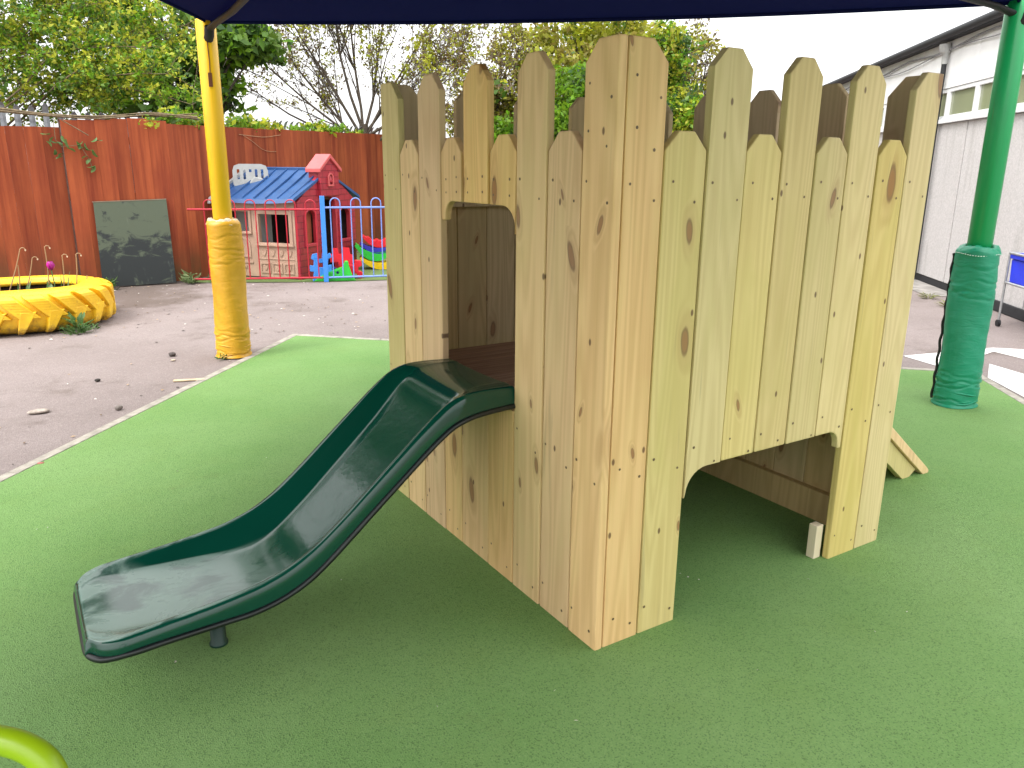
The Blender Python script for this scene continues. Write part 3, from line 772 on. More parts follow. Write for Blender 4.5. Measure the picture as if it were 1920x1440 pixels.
# ================================================================== CHALKBOARD
A_, B_ = G(192, 543), G(330, 532)
A_ = Vector((-.545, 9.60, 0)); B_ = Vector((.345, 9.60, 0))
cb = thing('chalkboard', 'weathered dark green square chalkboard leaning against the red fence', 'chalkboard', A_.lerp(B_, .5))
d = (B_-A_).normalized(); nrm = Vector((-d.y, d.x, 0))
m = MB(); f = lambda a, b, c: A_ + d*a + Vector((0, 0, c*.994+.012)) + nrm*(c*.10+b)
Lb = (B_-A_).length
m.prism([(0.0, .0), (Lb, .0), (Lb, 1.10), (.02, 1.075)], lambda a, c, b: f(a, b, c), 0, .018); m.build('board', CHALK, cb, A_, .002)
m = MB(); m.prism([(.01, 1.077), (Lb, 1.102), (Lb, 1.112), (.01, 1.087)], lambda a, c, b: f(a, b, c), -.003, .02); m.build('edge_strip', plain('weathered_edge', (.20, .16, .11), .8), cb, A_)

# ================================================================== TYRE PLANTER
TC = Vector((-1.44, 7.44, 0)); TR = .80; TH_ = .40
tyre = thing('tyre_planter', 'large yellow painted tractor tyre lying flat as a flower planter', 'tyre', TC)
m = MB()
prof = [(TR*.80, .06), (TR*.80, TH_-.10), (TR*.635, TH_-.085), (TR*.615, TH_-.06), (TR*.65, TH_-.012), (TR*.70, TH_), (TR*.78, TH_-.002), (TR*.86, TH_-.016), (TR*.92, TH_-.045), (TR*.955, TH_-.10), (TR*.962, TH_*.5), (TR*.955, .10), (TR*.92, .04), (TR*.86, .012), (TR*.8, .002)]
m.lathe(prof, TC, 96, 0, lambda t, i, r, z: (r*(1+.006*math.sin(5*t+i)), z+.006*math.sin(3*t)), closed=True)
nl = 21
def cyl(a, r, z): return Vector((TC.x+r*math.cos(a), TC.y+r*math.sin(a), z))
def lug(a0, upper):
    n = 9; vs = []; da = 2*math.pi/nl
    for i in range(n):
        q = i/(n-1)
        if upper: z = TH_-.026-(TH_*.52)*q; a = a0+da*(.85*q); wk = .40+.05*q
        else: z = .018+(TH_*.52)*q; a = a0+da*(.46+.36*q); wk = .13+.20*q
        hw = da*wk; base = TR*.925 if (q < .12) else TR*.955
        hgt = .052*min(1, .55+q*2.5)
        for s_, r_ in ((-1, base-.02), (-.82, base+hgt), (.82, base+hgt), (1, base-.02)):
            vs.append(cyl(a+s_*hw, r_, z))
    fs = [(i*4+j, i*4+(j+1) % 4, (i+1)*4+(j+1) % 4, (i+1)*4+j) for i in range(n-1) for j in range(4)]
    fs += [(0, 1, 2, 3), tuple(range(4*n-1, 4*n-5, -1))]
    m.add(vs, fs, 0)
for i in range(nl):
    a0 = 2*math.pi*i/nl
    lug(a0, True); lug(a0, False)
m.build('tyre_body', TYRE, tyre, TC, .007, 2)
m = MB(); m.lathe([(.0, .22), (TR*.3, .235), (TR*.66, .215), (TR*.70, TH_-.093), (TR*.72, TH_-.093), (TR*.72, .10), (0, .10)], TC, 40, 0, lambda t, i, r, z: (r, z+.01*math.sin(5*t+i*2))); m.build('soil_and_shade_wall', SOIL, tyre, TC)  # soil bed, plus a soil-dark wall painted in for the shaded tyre hollow
# plants in the tyre
STALK = leaf_mat('dry_stalk', (.33, .22, .10), .1); TULEAF = leaf_mat('tulip_leaf', (.10, .19, .07), .25); PETAL = leaf_mat('magenta_petal', (.55, .02, .34), .3, .4)
def blade(m, base, tip, w_, mi, bend=.04):
    base, tip = Vector(base), Vector(tip); d = tip-base; side = Vector((rnd.uniform(-1, 1), rnd.uniform(-1, 1), 0)).normalized(); nb = d.cross(side).normalized()
    n = 7; vs = []
    for i in range(n):
        q = i/(n-1); ww = w_*math.sin(math.pi*min(1, .15+q*.85))**.8 if i < n-1 else .001
        c = base + d*q + nb*(bend*math.sin(math.pi*q))
        vs += [c-side*ww, c-nb*ww*.35, c+side*ww]
    fs = []
    for i in range(n-1): fs += [(i*3, i*3+1, i*3+4, i*3+3), (i*3+1, i*3+2, i*3+5, i*3+4)]
    m.add(vs, fs, mi, True)
def tp(px, py, Y=None): return AY(px, py, Y or TC.y)
stems = [((10, 560), (37, 467), 1), ((45, 565), (60, 484), 1), ((92, 556), (83, 463), 1), ((118, 552), (116, 479), 1), ((141, 550), (142, 477), 1), ((0, 560), (-6, 515), 0), ((36, 562), (33, 497), 0), ((152, 550), (163, 516), 0)]
for bq, tq, hook in stems:
    b0 = tp(*bq); b0.z = .225; t0 = tp(*tq)
    t = thing('flower_stalk', 'thin dried flower stalk with a bent tip growing in the yellow tyre planter' if hook else 'short straight dry stalk with a pointed tip growing in the yellow tyre planter', 'plant stalk', b0, 'dried stalks in the tyre planter')
    m = MB(); pts = [b0.lerp(t0, q)+Vector((.012*math.sin(3*q), 0, .0)) for q in (0, .3, .6, .85, 1)]
    if hook: pts += [t0+Vector((.018, 0, .012)), t0+Vector((.038, 0, .008)), t0+Vector((.046, 0, -.012))]
    m.tube(pts, [.006]*4+[.005]*(len(pts)-4), 6); m.build('stem', STALK, t, b0)
    if hook:
        m = MB(); e = pts[-1]; m.tube([e+Vector((0, 0, .004)), e, e-Vector((0, 0, .012))], [.006, .009, .003], 6); m.build('seed_tip', plain('seed_tip', (.62, .48, .34), .8), t, e)
tb = tp(100, 556); tb.z = .225; tt = tp(96, 506)
tul = thing('tulip', 'single magenta tulip in flower above the yellow tyre planter', 'tulip', tb)
m = MB(); m.tube([tb, tb.lerp(tt, .5)+Vector((.02, 0, 0)), tt], .006, 6); m.build('stem', TULEAF, tul, tb)
m = MB()
for k in range(6):
    a = k*math.pi/3+.2; rr_ = .034 if k % 2 else .028; vs = []
    for i in range(6):
        q = i/5; r_ = rr_*(math.sin(math.pi*(.12+.68*q))); z = .085*q; ww = .030*math.sin(math.pi*(.15+.78*q))
        c = tt+Vector((r_*math.cos(a), r_*math.sin(a), z)); sd_ = Vector((-math.sin(a), math.cos(a), 0)); o_ = Vector((math.cos(a), math.sin(a), 0))
        vs += [c-sd_*ww-o_*.008, c+o_*.004, c+sd_*ww-o_*.008]
    m.add(vs, [f_ for i in range(5) for f_ in ((i*3, i*3+1, i*3+4, i*3+3), (i*3+1, i*3+2, i*3+5, i*3+4))], 0, True)
m.build('flower', PETAL, tul, tt)
lt = thing('tulip_leaves', 'clump of narrow green bulb leaves growing in the yellow tyre planter', 'plant', TC+Vector((.05, 0, .225)))
m = MB()
for bq, tq, ww in (((85, 556), (96, 532), .05), ((66, 558), (74, 542), .045), ((20, 562), (31, 527), .02), ((55, 560), (61, 520), .016), ((75, 558), (88, 524), .022), ((110, 554), (112, 512), .014), ((125, 552), (131, 508), .016), ((133, 552), (128, 520), .012), ((48, 562), (52, 530), .016), ((100, 556), (90, 520), .012)):
    b0 = tp(*bq); b0.z = .225; b0.y += rnd.uniform(-.15, .2); blade(m, b0, tp(*tq), ww, 0, rnd.uniform(-.05, .05))
m.build('foliage', TULEAF, lt)
def weed(name, label, P, h, n, lw, mat=None, cat='weed', spread=.6):
    t = thing(name, label, cat, P); m = MB()
    for k in range(n):
        a = rnd.uniform(0, 2*math.pi); q = rnd.random(); b0 = P+Vector((math.cos(a)*.03, math.sin(a)*.03, .0))+Vector((0, 0, h*.6*q*q))
        e = b0 + Vector((math.cos(a)*h*spread*rnd.uniform(.5, 1.1), math.sin(a)*h*spread*rnd.uniform(.5, 1.1), h*rnd.uniform(.05, .45)))
        blade(m, b0, e, lw*rnd.uniform(.6, 1.2), 0, h*.10)
    m.build('foliage', mat or WEED, t, P)
    m = MB(); m.tube([P, P+Vector((.01, 0, h*.7))], .004, 5); m.build('stem', mat or WEED, t, P)
    return t
WEED = leaf_mat('weed_leaf', (.085, .17, .045), .3); WEED2 = leaf_mat('pale_weed_leaf', (.16, .22, .09), .3)
weed('weed', 'bushy green weed growing at the foot of the yellow tyre', G(147, 624), .22, 46, .020)
weed('weed', 'small flat weed beside the right end of the yellow tyre', G(176, 617), .07, 16, .014)
weed('weed', 'broad-leaved weed at the lower left corner of the chalkboard', Vector((-.50, 9.45, 0)), .20, 22, .028)
weed('weed', 'pale leafy weed under the right corner of the chalkboard', Vector((.52, 9.52, 0)), .22, 34, .026, WEED2)
weed('weed', 'low weed between the chalkboard and the yellow post', Vector((.85, 9.55, 0)), .15, 26, .02, WEED)
weed('weed', 'tiny green weed at the left foot of the yellow post', YP+Vector((-.14, -.08, 0)), .07, 16, .014)
# ivy sprig hanging over the fence
iv = thing('ivy_sprig', 'trailing sprig of green ivy leaves hanging on the red fence near its panel joint', 'ivy', Vector((-.8, 9.70, 1.75)))
m = MB(); mt = MB()
pl = [(86, 250), (97, 262), (104, 266), (113, 270), (120, 262), (103, 285), (116, 290), (110, 295), (133, 281), (146, 272), (155, 278), (163, 275), (168, 280), (178, 287), (160, 295), (166, 303), (170, 312), (174, 318), (92, 270), (126, 268), (150, 268), (185, 262), (176, 262)]
for q in pl:
    c = AY(q[0], q[1], 9.69); s_ = rnd.uniform(.035, .055)
    a = rnd.uniform(0, 6.28); e1 = Vector((math.cos(a), rnd.uniform(-.5, .3), math.sin(a))); blade(m, c-e1*s_, c+e1*s_, s_*.62, 0, .015)
mt.tube([AY(100, 228, 9.7), AY(104, 262, 9.69), AY(115, 275, 9.69), AY(150, 272, 9.69), AY(168, 300, 9.69), AY(174, 318, 9.69)], .004, 5)
mt.tube([AY(115, 225, 9.7), AY(135, 236, 9.69), AY(166, 254, 9.67)], .006, 5)
m.build('foliage', WEED, iv); mt.build('stem', TWIG, iv)

# ================================================================== PLAYHOUSE
from mathutils.geometry import tessellate_polygon
KH = G(567, 527) + Vector((.02, .10, 0)); KH.z = 0
ra = math.atan2(.632, .774)
house = thing('playhouse', 'small plastic playhouse with red brick gable, beige front and blue roof', 'playhouse', KH)
house.rotation_euler = (0, 0, ra)
def holed(mb, outer, holes, fr, d0, d1, mi=0):
    loops = [outer]+holes
    pts = [p for l in loops for p in l]
    tris = tessellate_polygon([[Vector((p[0], p[1], 0)) for p in l] for l in loops])
    n = len(pts); vs = [fr(a, b, d0) for a, b in pts]+[fr(a, b, d1) for a, b in pts]
    fs = [tuple(t) for t in tris]+[tuple(n+i for i in t[::-1]) for t in tris]; k = 0
    for l in loops:
        L = len(l); fs += [(k+i, k+(i+1) % L, n+k+(i+1) % L, n+k+i) for i in range(L)]; k += L
    mb.add(vs, fs, mi)
def lbuild(mb, name, mats, parent, org=(0, 0, 0), bevel=0):
    """mesh in the parent's own axes"""
    o = Vector(org); me = bpy.data.meshes.new(name)
    me.from_pydata([tuple(Vector(v)-o) for v in mb.v], [], mb.f); me.polygons.foreach_set('material_index', mb.m); me.polygons.foreach_set('use_smooth', mb.sm); me.update()
    bm = bmesh.new(); bm.from_mesh(me); bmesh.ops.recalc_face_normals(bm, faces=bm.faces); bm.to_mesh(me); bm.free()
    for mm in (mats if isinstance(mats, (list, tuple)) else [mats]): me.materials.append(mm)
    ob = bpy.data.objects.new(name, me); col.objects.link(ob); ob.parent = parent
    po = Vector((0, 0, 0)); q = parent
    while q is not None and q is not house: po += q.location; q = q.parent
    ob.location = o-po
    if bevel:
        b = ob.modifiers.new('bevel', 'BEVEL'); b.width = bevel; b.segments = 2; b.limit_method = 'ANGLE'; b.angle_limit = R(40)
    return ob
def brick_mat():
    m, n, b = new_mat('brick_embossed_plastic'); t = NT(n); x, y, z = t.sep(t.obj())
    br = t.node('ShaderNodeTexBrick'); t.put(br.inputs['Vector'], t.comb(t.math('ADD', x, y), z, 0)); br.inputs['Scale'].default_value = 1
    br.inputs['Brick Width'].default_value = .17; br.inputs['Row Height'].default_value = .088; br.inputs['Mortar Size'].default_value = .0055
    br.inputs['Color1'].default_value = (.36, .026, .042, 1); br.inputs['Color2'].default_value = (.31, .020, .035, 1); br.inputs['Mortar'].default_value = (.19, .012, .022, 1)
    t.put(b.inputs['Base Color'], br.outputs['Color']); b.inputs['Roughness'].default_value = .4
    t.bump(t.math('SUBTRACT', 1, br.outputs['Fac']), .8, .012, b); return m
P_BRICK = brick_mat()
HW2, HW1 = 1.58, 1.25
def archp(x0, x1, z0, z1, n=8):
    r_ = (x1-x0)/2; c = (x0+x1)/2; rise = min(r_, .12)
    return [(x0, z0), (x1, z0)]+[(c+r_*math.cos(math.pi*i/n), z1-rise+rise*math.sin(math.pi*i/n)) for i in range(n+1)]
def frx(a, z, d): return Vector((a, d, z))
def fry(b, z, d): return Vector((d, b, z))
cx = HW2/2+.01
gout = [(.0, 0), (HW2, 0), (HW2, 1.06), (cx+.22, 1.42), (cx+.22, 1.53), (cx, 1.68), (cx-.22, 1.53), (cx-.22, 1.42), (0, 1.06)]
doorh = archp(.60, .98, .04, 1.14); wl = archp(.17, .45, .48, .95); wr = archp(1.10, 1.39, .48, .95)
m = MB(); holed(m, gout, [doorh, wl, wr], frx, 0, .05); gw = lbuild(m, 'gable_wall', P_BRICK, house, (0, 0, 0), .006)
def ring(hole, dz, name, parent, mat, d0=-.018, d1=.052, fr=frx):
    c = (sum(p[0] for p in hole)/len(hole), sum(p[1] for p in hole)/len(hole))
    out = []
    for p in hole:
        v = Vector((p[0]-c[0], p[1]-c[1])); sx_ = 1+dz/max(.05, abs(max(q[0] for q in hole)-c[0])); sz_ = 1+dz/max(.05, (max(q[1] for q in hole)-min(q[1] for q in hole))/2)
        out.append((c[0]+v.x*sx_, c[1]+v.y*sz_))
    inn = [(c[0]+(p[0]-c[0])*.985, c[1]+(p[1]-c[1])*.985) for p in hole]
    mm = MB(); holed(mm, out, [inn], fr, d0, d1); return lbuild(mm, name, mat, parent, fr(c[0], c[1], 0), .006)
ring(doorh, .03, 'door_frame', house, P_RED)
for hh in (wl, wr):
    ring(hh, .028, 'window_frame', house, P_RED)
m = MB(); m.prism([(cx-.25, 1.13), (cx+.25, 1.13), (cx+.25, 1.50), (cx, 1.675), (cx-.25, 1.50)], frx, -.055, .14); lbuild(m, 'bell_gable', P_BRICK, house, (cx, 0, 1.4), .006)
m = MB(); m.prism([(cx-.30, 1.465), (cx-.30, 1.520), (cx, 1.725), (cx+.30, 1.520), (cx+.30, 1.465), (cx, 1.665)], frx, -.085, .16); lbuild(m, 'bell_gable_cap', P_PINK, house, (cx, 0, 1.6), .008)
m = MB(); holed(m, archp(cx-.075, cx+.075, 1.27, 1.46), [archp(cx-.045, cx+.045, 1.295, 1.435)], frx, -.080, -.056); lbuild(m, 'bell_niche', P_PINK, house, (cx, 0, 1.36), .006)
m = MB(); m.lathe([(0, 1.42), (.012, 1.418), (.02, 1.37), (.034, 1.335), (.030, 1.33), (0, 1.335)], (cx, -.062, 0), 14); lbuild(m, 'bell', P_RED, house, (cx, -.062, 1.37))
# opened inner shutter seen through the left window
m = MB(); m.box((.18, .08, .42), (.46, .10, .94)); lbuild(m, 'shutter', plast('orange_brown_plastic', (.35, .10, .05)), house, (.3, .09, .6), .006)
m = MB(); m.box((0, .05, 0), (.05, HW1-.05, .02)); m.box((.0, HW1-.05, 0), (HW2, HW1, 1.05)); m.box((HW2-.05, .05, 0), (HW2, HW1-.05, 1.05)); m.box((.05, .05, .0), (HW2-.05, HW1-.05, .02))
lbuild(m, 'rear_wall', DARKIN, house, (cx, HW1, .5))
# beige front with two windows, an arched oven panel and embossed panels
bw = [(.05, 0), (HW1, 0), (HW1, 1.12), (.05, 1.12)]
big = [(.14, .50), (.64, .50), (.64, .90), (.14, .90)]; sml = [(.80, .65), (1.14, .65), (1.14, .93), (.80, .93)]
m = MB(); holed(m, bw, [big, sml], fry, 0.001, .05); lbuild(m, 'front_wall', P_BEIGE, house, (0, .6, 0), .006)
ring(big, .05, 'window_frame', house, P_BEIGE, -.02, .04, fry); ring(sml, .04, 'window_frame', house, P_BEIGE, -.02, .04, fry)
m = MB(); m.box((-.035, .08, .455), (0, .70, .485)); m.box((-.035, .76, .615), (0, 1.18, .64)); lbuild(m, 'sill', P_BEIGE, house, (0, .4, .45), .006)
m = MB()
for k in range(3):
    y0 = .10+k*.195; sq = [(y0, .07), (y0+.165, .07), (y0+.165, .22), (y0, .22)]
    holed(m, sq, [[(y0+.02, .09), (y0+.145, .09), (y0+.145, .20), (y0+.02, .20)]], fry, -.012, .001)
    m.prism([(y0+.07, .11), (y0+.095, .11), (y0+.125, .18), (y0+.10, .185), (y0+.06, .15), (y0+.04, .185)], fry, -.010, .001)
for k in range(4):
    y0 = .12+k*.14; m.prism([(y0, .40), (y0+.045, .37), (y0+.09, .40), (y0+.075, .34), (y0+.045, .31), (y0+.015, .34)], fry, -.010, .001)
m.box((-.008, .09, .27), (.001, .69, .285))
lbuild(m, 'carved_panel', P_BEIGE, house, (0, .4, .2), .004)
m = MB(); holed(m, archp(.80, 1.14, .28, .58), [archp(.83, 1.11, .31, .55)], fry, -.014, .001); m.box((-.015, .78, .20), (.001, 1.16, .23)); m.box((-.016, .88, .13), (.001, 1.06, .17)); lbuild(m, 'oven_panel', P_BEIGE, house, (0, .95, .4), .005)
m = MB(); m.box((-.0175, .91, .14), (-.012, 1.03, .16)); lbuild(m, 'letter_slot', DARKIN, house, (0, .95, .15))
# roof
def roof_half(sgn):
    mm = MB(); e0 = cx+sgn*(cx+.13); pts = []
    sec = [(e0, 1.045), (e0-sgn*.03, 1.10), (cx+sgn*.30, 1.365), (cx, 1.52), (cx, 1.485), (cx+sgn*.30, 1.33), (e0-sgn*.04, 1.06)]
    def f(a, z, d):
        dr = .035*max(0, 1-abs(a-e0)/.25)*(((d-.62)/.72)**2)
        return Vector((a, d, z+dr))
    # strips along the ridge so the eave can dip in the middle
    ys = [-.02+(HW1+.08)*i/10 for i in range(11)]
    for y0, y1 in zip(ys[:-1], ys[1:]):
        vs = [f(a, z, y0) for a, z in sec]+[f(a, z, y1) for a, z in sec]; n = len(sec)
        fs = [(i, n+i, n+(i+1) % n, (i+1) % n) for i in range(n)]
        if y0 == ys[0]: fs.append(tuple(range(n)))
        if y1 == ys[-1]: fs.append(tuple(range(n, 2*n))[::-1])
        mm.add(vs, fs, 0)
    for k in range(7):
        y = .06+k*.19
        a0, z0, a1, z1 = e0-sgn*.05, 1.122, cx+sgn*.05, 1.497
        mm.add([(a0, y-.010, z0-.01), (a0, y+.010, z0-.01), (a0, y+.006, z0+.014), (a0, y-.006, z0+.014), (a1, y-.010, z1-.01), (a1, y+.010, z1-.01), (a1, y+.006, z1+.014), (a1, y-.006, z1+.014)],
               [(0, 1, 2, 3), (4, 7, 6, 5), (0, 3, 7, 4), (1, 5, 6, 2), (3, 2, 6, 7), (0, 4, 5, 1)], 0)
    return mm
for sgn in (-1, 1): lbuild(roof_half(sgn), 'roof', P_ROOF, house, (cx+sgn*.3, .6, 1.3))
m = MB(); m.box((cx-.05, .06, 1.485), (cx+.05, HW1+.07, 1.535)); lbuild(m, 'ridge_cap', P_ROOF, house, (cx, .6, 1.5), .01)
m = MB(); m.prism([(-.17, 1.03), (-.14, 1.11), (cx, 1.56), (HW2+.14, 1.11), (HW2+.17, 1.03), (HW2+.10, 1.03), (cx, 1.47), (-.10, 1.03)], frx, HW1+.062, HW1+.10); lbuild(m, 'roof_trim', P_GREY, house, (cx, HW1, 1.3), .006)
# grey slotted backboard behind
GB = at(470, 330, 11.3); GB.z = 0
gbt = thing('plastic_backboard', 'light grey slotted plastic board standing up behind the blue playhouse roof', 'plastic board', GB)
dv = Vector((ray(470, 330).x, ray(470, 330).y, 0)).normalized(); rtv = Vector((dv.y, -dv.x, 0))
def frb(a, z, d): return GB + rtv*a + dv*d + Vector((0, 0, z))
slots = [[(x0, 1.36), (x0+.035, 1.36), (x0+.035, 1.50), (x0, 1.50)] for x0 in (-.185, -.10, .062, .145)] + [[(-.018, 1.46), (.017, 1.46), (.017, 1.50), (-.018, 1.50)]]
m = MB(); holed(m, [(-.245, .0), (.245, .0), (.245, 1.48), (.22, 1.55), (.15, 1.575), (-.15, 1.575), (-.22, 1.55), (-.245, 1.48)], slots, frb, 0, .07); m.build('board', P_GREY, gbt, GB, .012)
m = MB(); m.prism([(-.20, 1.1), (-.02, 1.1), (.20, 1.36), (.05, 1.40)], frb, -.03, -.001); m.build('brace', P_GREY, gbt, GB, .01)

# ================================================================== BOW-TOP RAILINGS
def bow_fence(name, label, a, b, ztop, mat, postmat, hoops, posts):
    t = thing(name, label, 'railing', a); d = (b-a).normalized(); L = (b-a).length
    f = lambda s, z: a + d*s + Vector((0, 0, z))
    m = MB(); m.tube([f(0, ztop), f(L, ztop)], .014, 8); m.build('top_rail', mat, t, f(L/2, ztop))
    m = MB(); m.tube([f(0, .06), f(L, .06)], .014, 8); m.build('bottom_rail', mat, t, f(L/2, .06))
    for s in hoops:
        r_ = .066; m = MB()
        pts = [f(s-r_, .06), f(s-r_, ztop+.06)]+[f(s-r_*math.cos(math.pi*i/8), ztop+.06+r_*math.sin(math.pi*i/8)) for i in range(1, 8)]+[f(s+r_, ztop+.06), f(s+r_, .06)]
        m.tube(pts, .0085, 8); m.build('bow', mat, t, f(s, .06))
    for s, h in posts:
        m = MB(); g = lambda u, v, z: f(s+u, z)+Vector((-d.y, d.x, 0))*v
        m.box((-.032, -.02, 0), (.032, .02, h), g); m.build('post', postmat, t, f(s, 0), .003)
    return t
QA = Vector((2.16, 8.79, 0))
RA = Vector((.55, 9.47, 0)); LR = (QA-RA).length
bow_fence('bow_top_railing', 'red bow top metal railing in front of the beige playhouse wall', RA, QA-(QA-RA).normalized()*.04, .985, BOWRED, BOWRED, [LR-.16-i*.262 for i in range(6)], [])
QB = Vector((4.75, 8.05, 0))
bow_fence('bow_top_railing', 'pale blue bow top metal railing with a bright blue end post', QA, QB, 1.01, BOWBLUE, POSTBLUE, [.17+i*.277 for i in range(9)], [(.0, 1.165), ((QB-QA).length, 1.165)])

# ================================================================== TOYS
def prism_thing(name, label, cat, mat, P, outline, th, yaw, tilt=0, group=None, bev=.008, holes=()):
    t = bpy.data.objects.new(name, None)
    a = Vector((math.cos(yaw), math.sin(yaw), 0)); n_ = Vector((-a.y, a.x, 0)); up_ = (Vector((0, 0, 1))*math.cos(tilt)+n_*math.sin(tilt)); nn = a.cross(up_)
    bpy.data.objects.remove(t)
    m = MB(); f = lambda u, v, d: P + a*u + up_*v - nn*d
    holed(m, outline, list(holes), f, 0, th)
    o = m.build(name, mat, None, P, bev); return tag(o, label, cat, group)
def star(w_, h_, t_):
    """chunky interlocking piece with square teeth"""
    return [(-w_*.5, 0), (-w_*.22, 0), (-w_*.16, h_*.16), (w_*.16, h_*.16), (w_*.22, 0), (w_*.5, 0), (w_*.42, h_*.33), (w_*.62, h_*.36), (w_*.62, h_*.62), (w_*.40, h_*.60), (w_*.46, h_*.84), (w_*.66, h_*.9), (w_*.58, h_*1.08), (w_*.30, h_*.98), (w_*.14, h_*1.08), (w_*.10, h_*.86), (-w_*.12, h_*.86), (-w_*.16, h_*1.08), (-w_*.44, h_*1.04), (-w_*.52, h_*.86), (-w_*.38, h_*.8), (-w_*.40, h_*.6), (-w_*.62, h_*.62), (-w_*.62, h_*.38), (-w_*.42, h_*.36)]
yawv = math.atan2(-.30, .95)
pb = Vector((2.02, 8.83, 0))
prism_thing('interlocking_block', 'sky blue interlocking toy block standing against the playhouse corner', 'toy', T_BLUE, Vector((2.13, 8.885, .002)), star(.24, .36, 0), .075, yawv+.1, .12, holes=[[(-.03, .19), (.03, .19), (.03, .25), (-.03, .25)]])
prism_thing('interlocking_block', 'dark blue toy block lying low behind the sky blue one', 'toy', T_NAVY, Vector((2.30, 9.02, .002)), [(-.09, 0), (.12, 0), (.12, .14), (.05, .17), (.02, .10), (-.03, .18), (-.09, .13)], .08, yawv)
prism_thing('interlocking_block', 'bright red notched toy block leaning behind the blue railing', 'toy', T_RED, Vector((2.46, 8.95, .14)), [(-.16, .10), (-.06, .10), (-.03, .0), (.13, .02), (.15, .10), (.16, .20), (.12, .21), (.11, .30), (0.02, .31), (.0, .22), (-.04, .22), (-.05, .30), (-.12, .30), (-.13, .22), (-.17, .22)], .10, yawv, .1)
prism_thing('interlocking_block', 'small red toothed toy block resting on the turf by the brick wall', 'toy', T_RED, Vector((2.60, 8.90, .004)), [(-.10, .02), (-.02, 0), (.0, .07), (.05, .07), (.07, 0), (.13, 0), (.13, .09), (.07, .11), (.08, .16), (.13, .18), (.12, .25), (.03, .26), (.02, .19), (-.04, .2), (-.10, .23)], .10, yawv)
prism_thing('wedge_toy', 'bright green holed triangular toy ramp lying behind the blue railing', 'toy', T_GREEN, Vector((2.28, 8.80, .002)), [(-.28, .0), (.30, .0), (.26, .04), (.21, .20), (.20, .27), (.155, .27), (.12, .19), (-.02, .14), (-.20, .06)], .12, yawv-.04, 0, holes=[[(.05+.022*math.cos(k), .115+.022*math.sin(k)) for k in [i*math.pi/4 for i in range(8)]]])
# stack of rockers on the turf
SP = Vector((3.33, 9.70, 0)); sv = Vector((math.cos(-.35), math.sin(-.35), 0))
def rocker(label, mat, z, w_, h_, th, off, teeth=0):
    o = []
    for i in range(13): q = -1+2*i/12; o.append((w_*q, h_*(.0+.9*abs(q)**2.2)))
    for i in range(13): q = 1-2*i/12; o.append((w_*.92*q, h_*(.55+.5*abs(q)**2.2)+(.025 if teeth and i % 3 == 1 else 0)))
    return prism_thing('rocker_toy', label, 'toy', mat, SP+sv*off+Vector((0, 0, z)), o, th, -.35, 0, 'stack of coloured rocker toys')
rocker('yellow rocker toy at the bottom of the coloured stack', T_YEL, .0, .34, .19, .30, .05)
rocker('green rocker toy second from the bottom of the coloured stack', T_GREEN, .13, .32, .26, .30, -.04)
rocker('navy blue rocker toy under the red one in the stack', T_NAVY, .24, .30, .17, .28, .02)
rocker('red rocker toy on top of the coloured stack', T_RED, .34, .27, .18, .26, .03, 1)
prism_thing('rocker_toy', 'yellow curved toy block lying right of the coloured stack', 'toy', T_YEL, SP+sv*.52+Vector((0, -.05, .004)), [(-.18, 0), (.2, 0), (.22, .26), (.10, .28), (-.02, .14), (-.16, .10)], .2, -.35)
prism_thing('knob_toy', 'orange topped toy piece standing against the red fence behind the rocker stack', 'toy', T_ORANGE, SP+sv*.42+Vector((.3, .55, .45)), [(-.10, 0), (.10, 0), (.10, .07), (.05, .09), (.06, .16), (-.05, .16), (-.04, .08), (-.10, .08)], .1, -.35)
prism_thing('knob_toy', 'small green toy block under the orange toy piece', 'toy', T_GREEN, SP+sv*.42+Vector((.3, .55, 0)), [(-.11, 0), (.12, 0), (.12, .44), (.0, .445), (-.11, .44)], .1, -.35)

# ================================================================== SCHOOL BUILDING
BA = Vector((9.809, 4.806, 0)); e_ = Vector((8.966-9.809, 3.817-4.806, 0)).normalized(); bn = Vector((-e_.y, e_.x, 0))
if bn.dot(CAM-BA) < 0: bn = -bn
def frw(s, z, d): return BA + e_*s + bn*d + Vector((0, 0, z))
bld = thing('school_building', 'single storey school building with grey aggregate panels, white fascia and high windows', 'building', BA)
S0, S1 = -9.0, 7.0
jn = (G(1770, 543)-BA).dot(e_); pw = 1.12
js = sorted([jn+pw*k for k in range(-9, 7)]); js = [S0]+[j for j in js if S0 < j < S1]+[S1]
for a, b in zip(js[:-1], js[1:]):
    m = MB(); m.prism([(a+.018, .10), (b-.018, .10), (b-.018, 2.19), (a+.018, 2.19)], frw, -.12, 0); m.build('wall_panel', AGG, bld, frw((a+b)/2, .1, 0), .004)
m = MB(); m.prism([(S0, 0), (S1, 0), (S1, .098), (S0, .098)], frw, -.10, -.012); m.prism([(S0, .1), (S1, .1), (S1, 2.19), (S0, 2.19)], frw, -.30, -.125); m.build('plinth', DARKGREY, bld)
m = MB(); m.prism([(S0, 2.195), (S1, 2.195), (S1, 2.25), (S0, 2.25)], frw, -.12, .05); m.build('window_sill', WHITEPVC, bld, None, .004)
wp = .93; s = .14-wp*9
while s < S1-.9:
    m = MB(); holed(m, [(s, 2.253), (s+wp-.004, 2.253), (s+wp-.004, 2.655), (s, 2.655)], [[(s+.055, 2.30), (s+wp-.06, 2.30), (s+wp-.06, 2.605), (s+.055, 2.605)]], frw, -.05, .0)
    fr_ = m.build('window', WHITEPVC, bld, frw(s+wp/2, 2.25, 0), .003)
    m = MB(); m.prism([(s+.05, 2.295), (s+wp-.055, 2.295), (s+wp-.055, 2.61), (s+.05, 2.61)], frw, -.04, -.03); m.build('pane', GLASS, fr_, frw(s+wp/2, 2.3, 0))
    s += wp
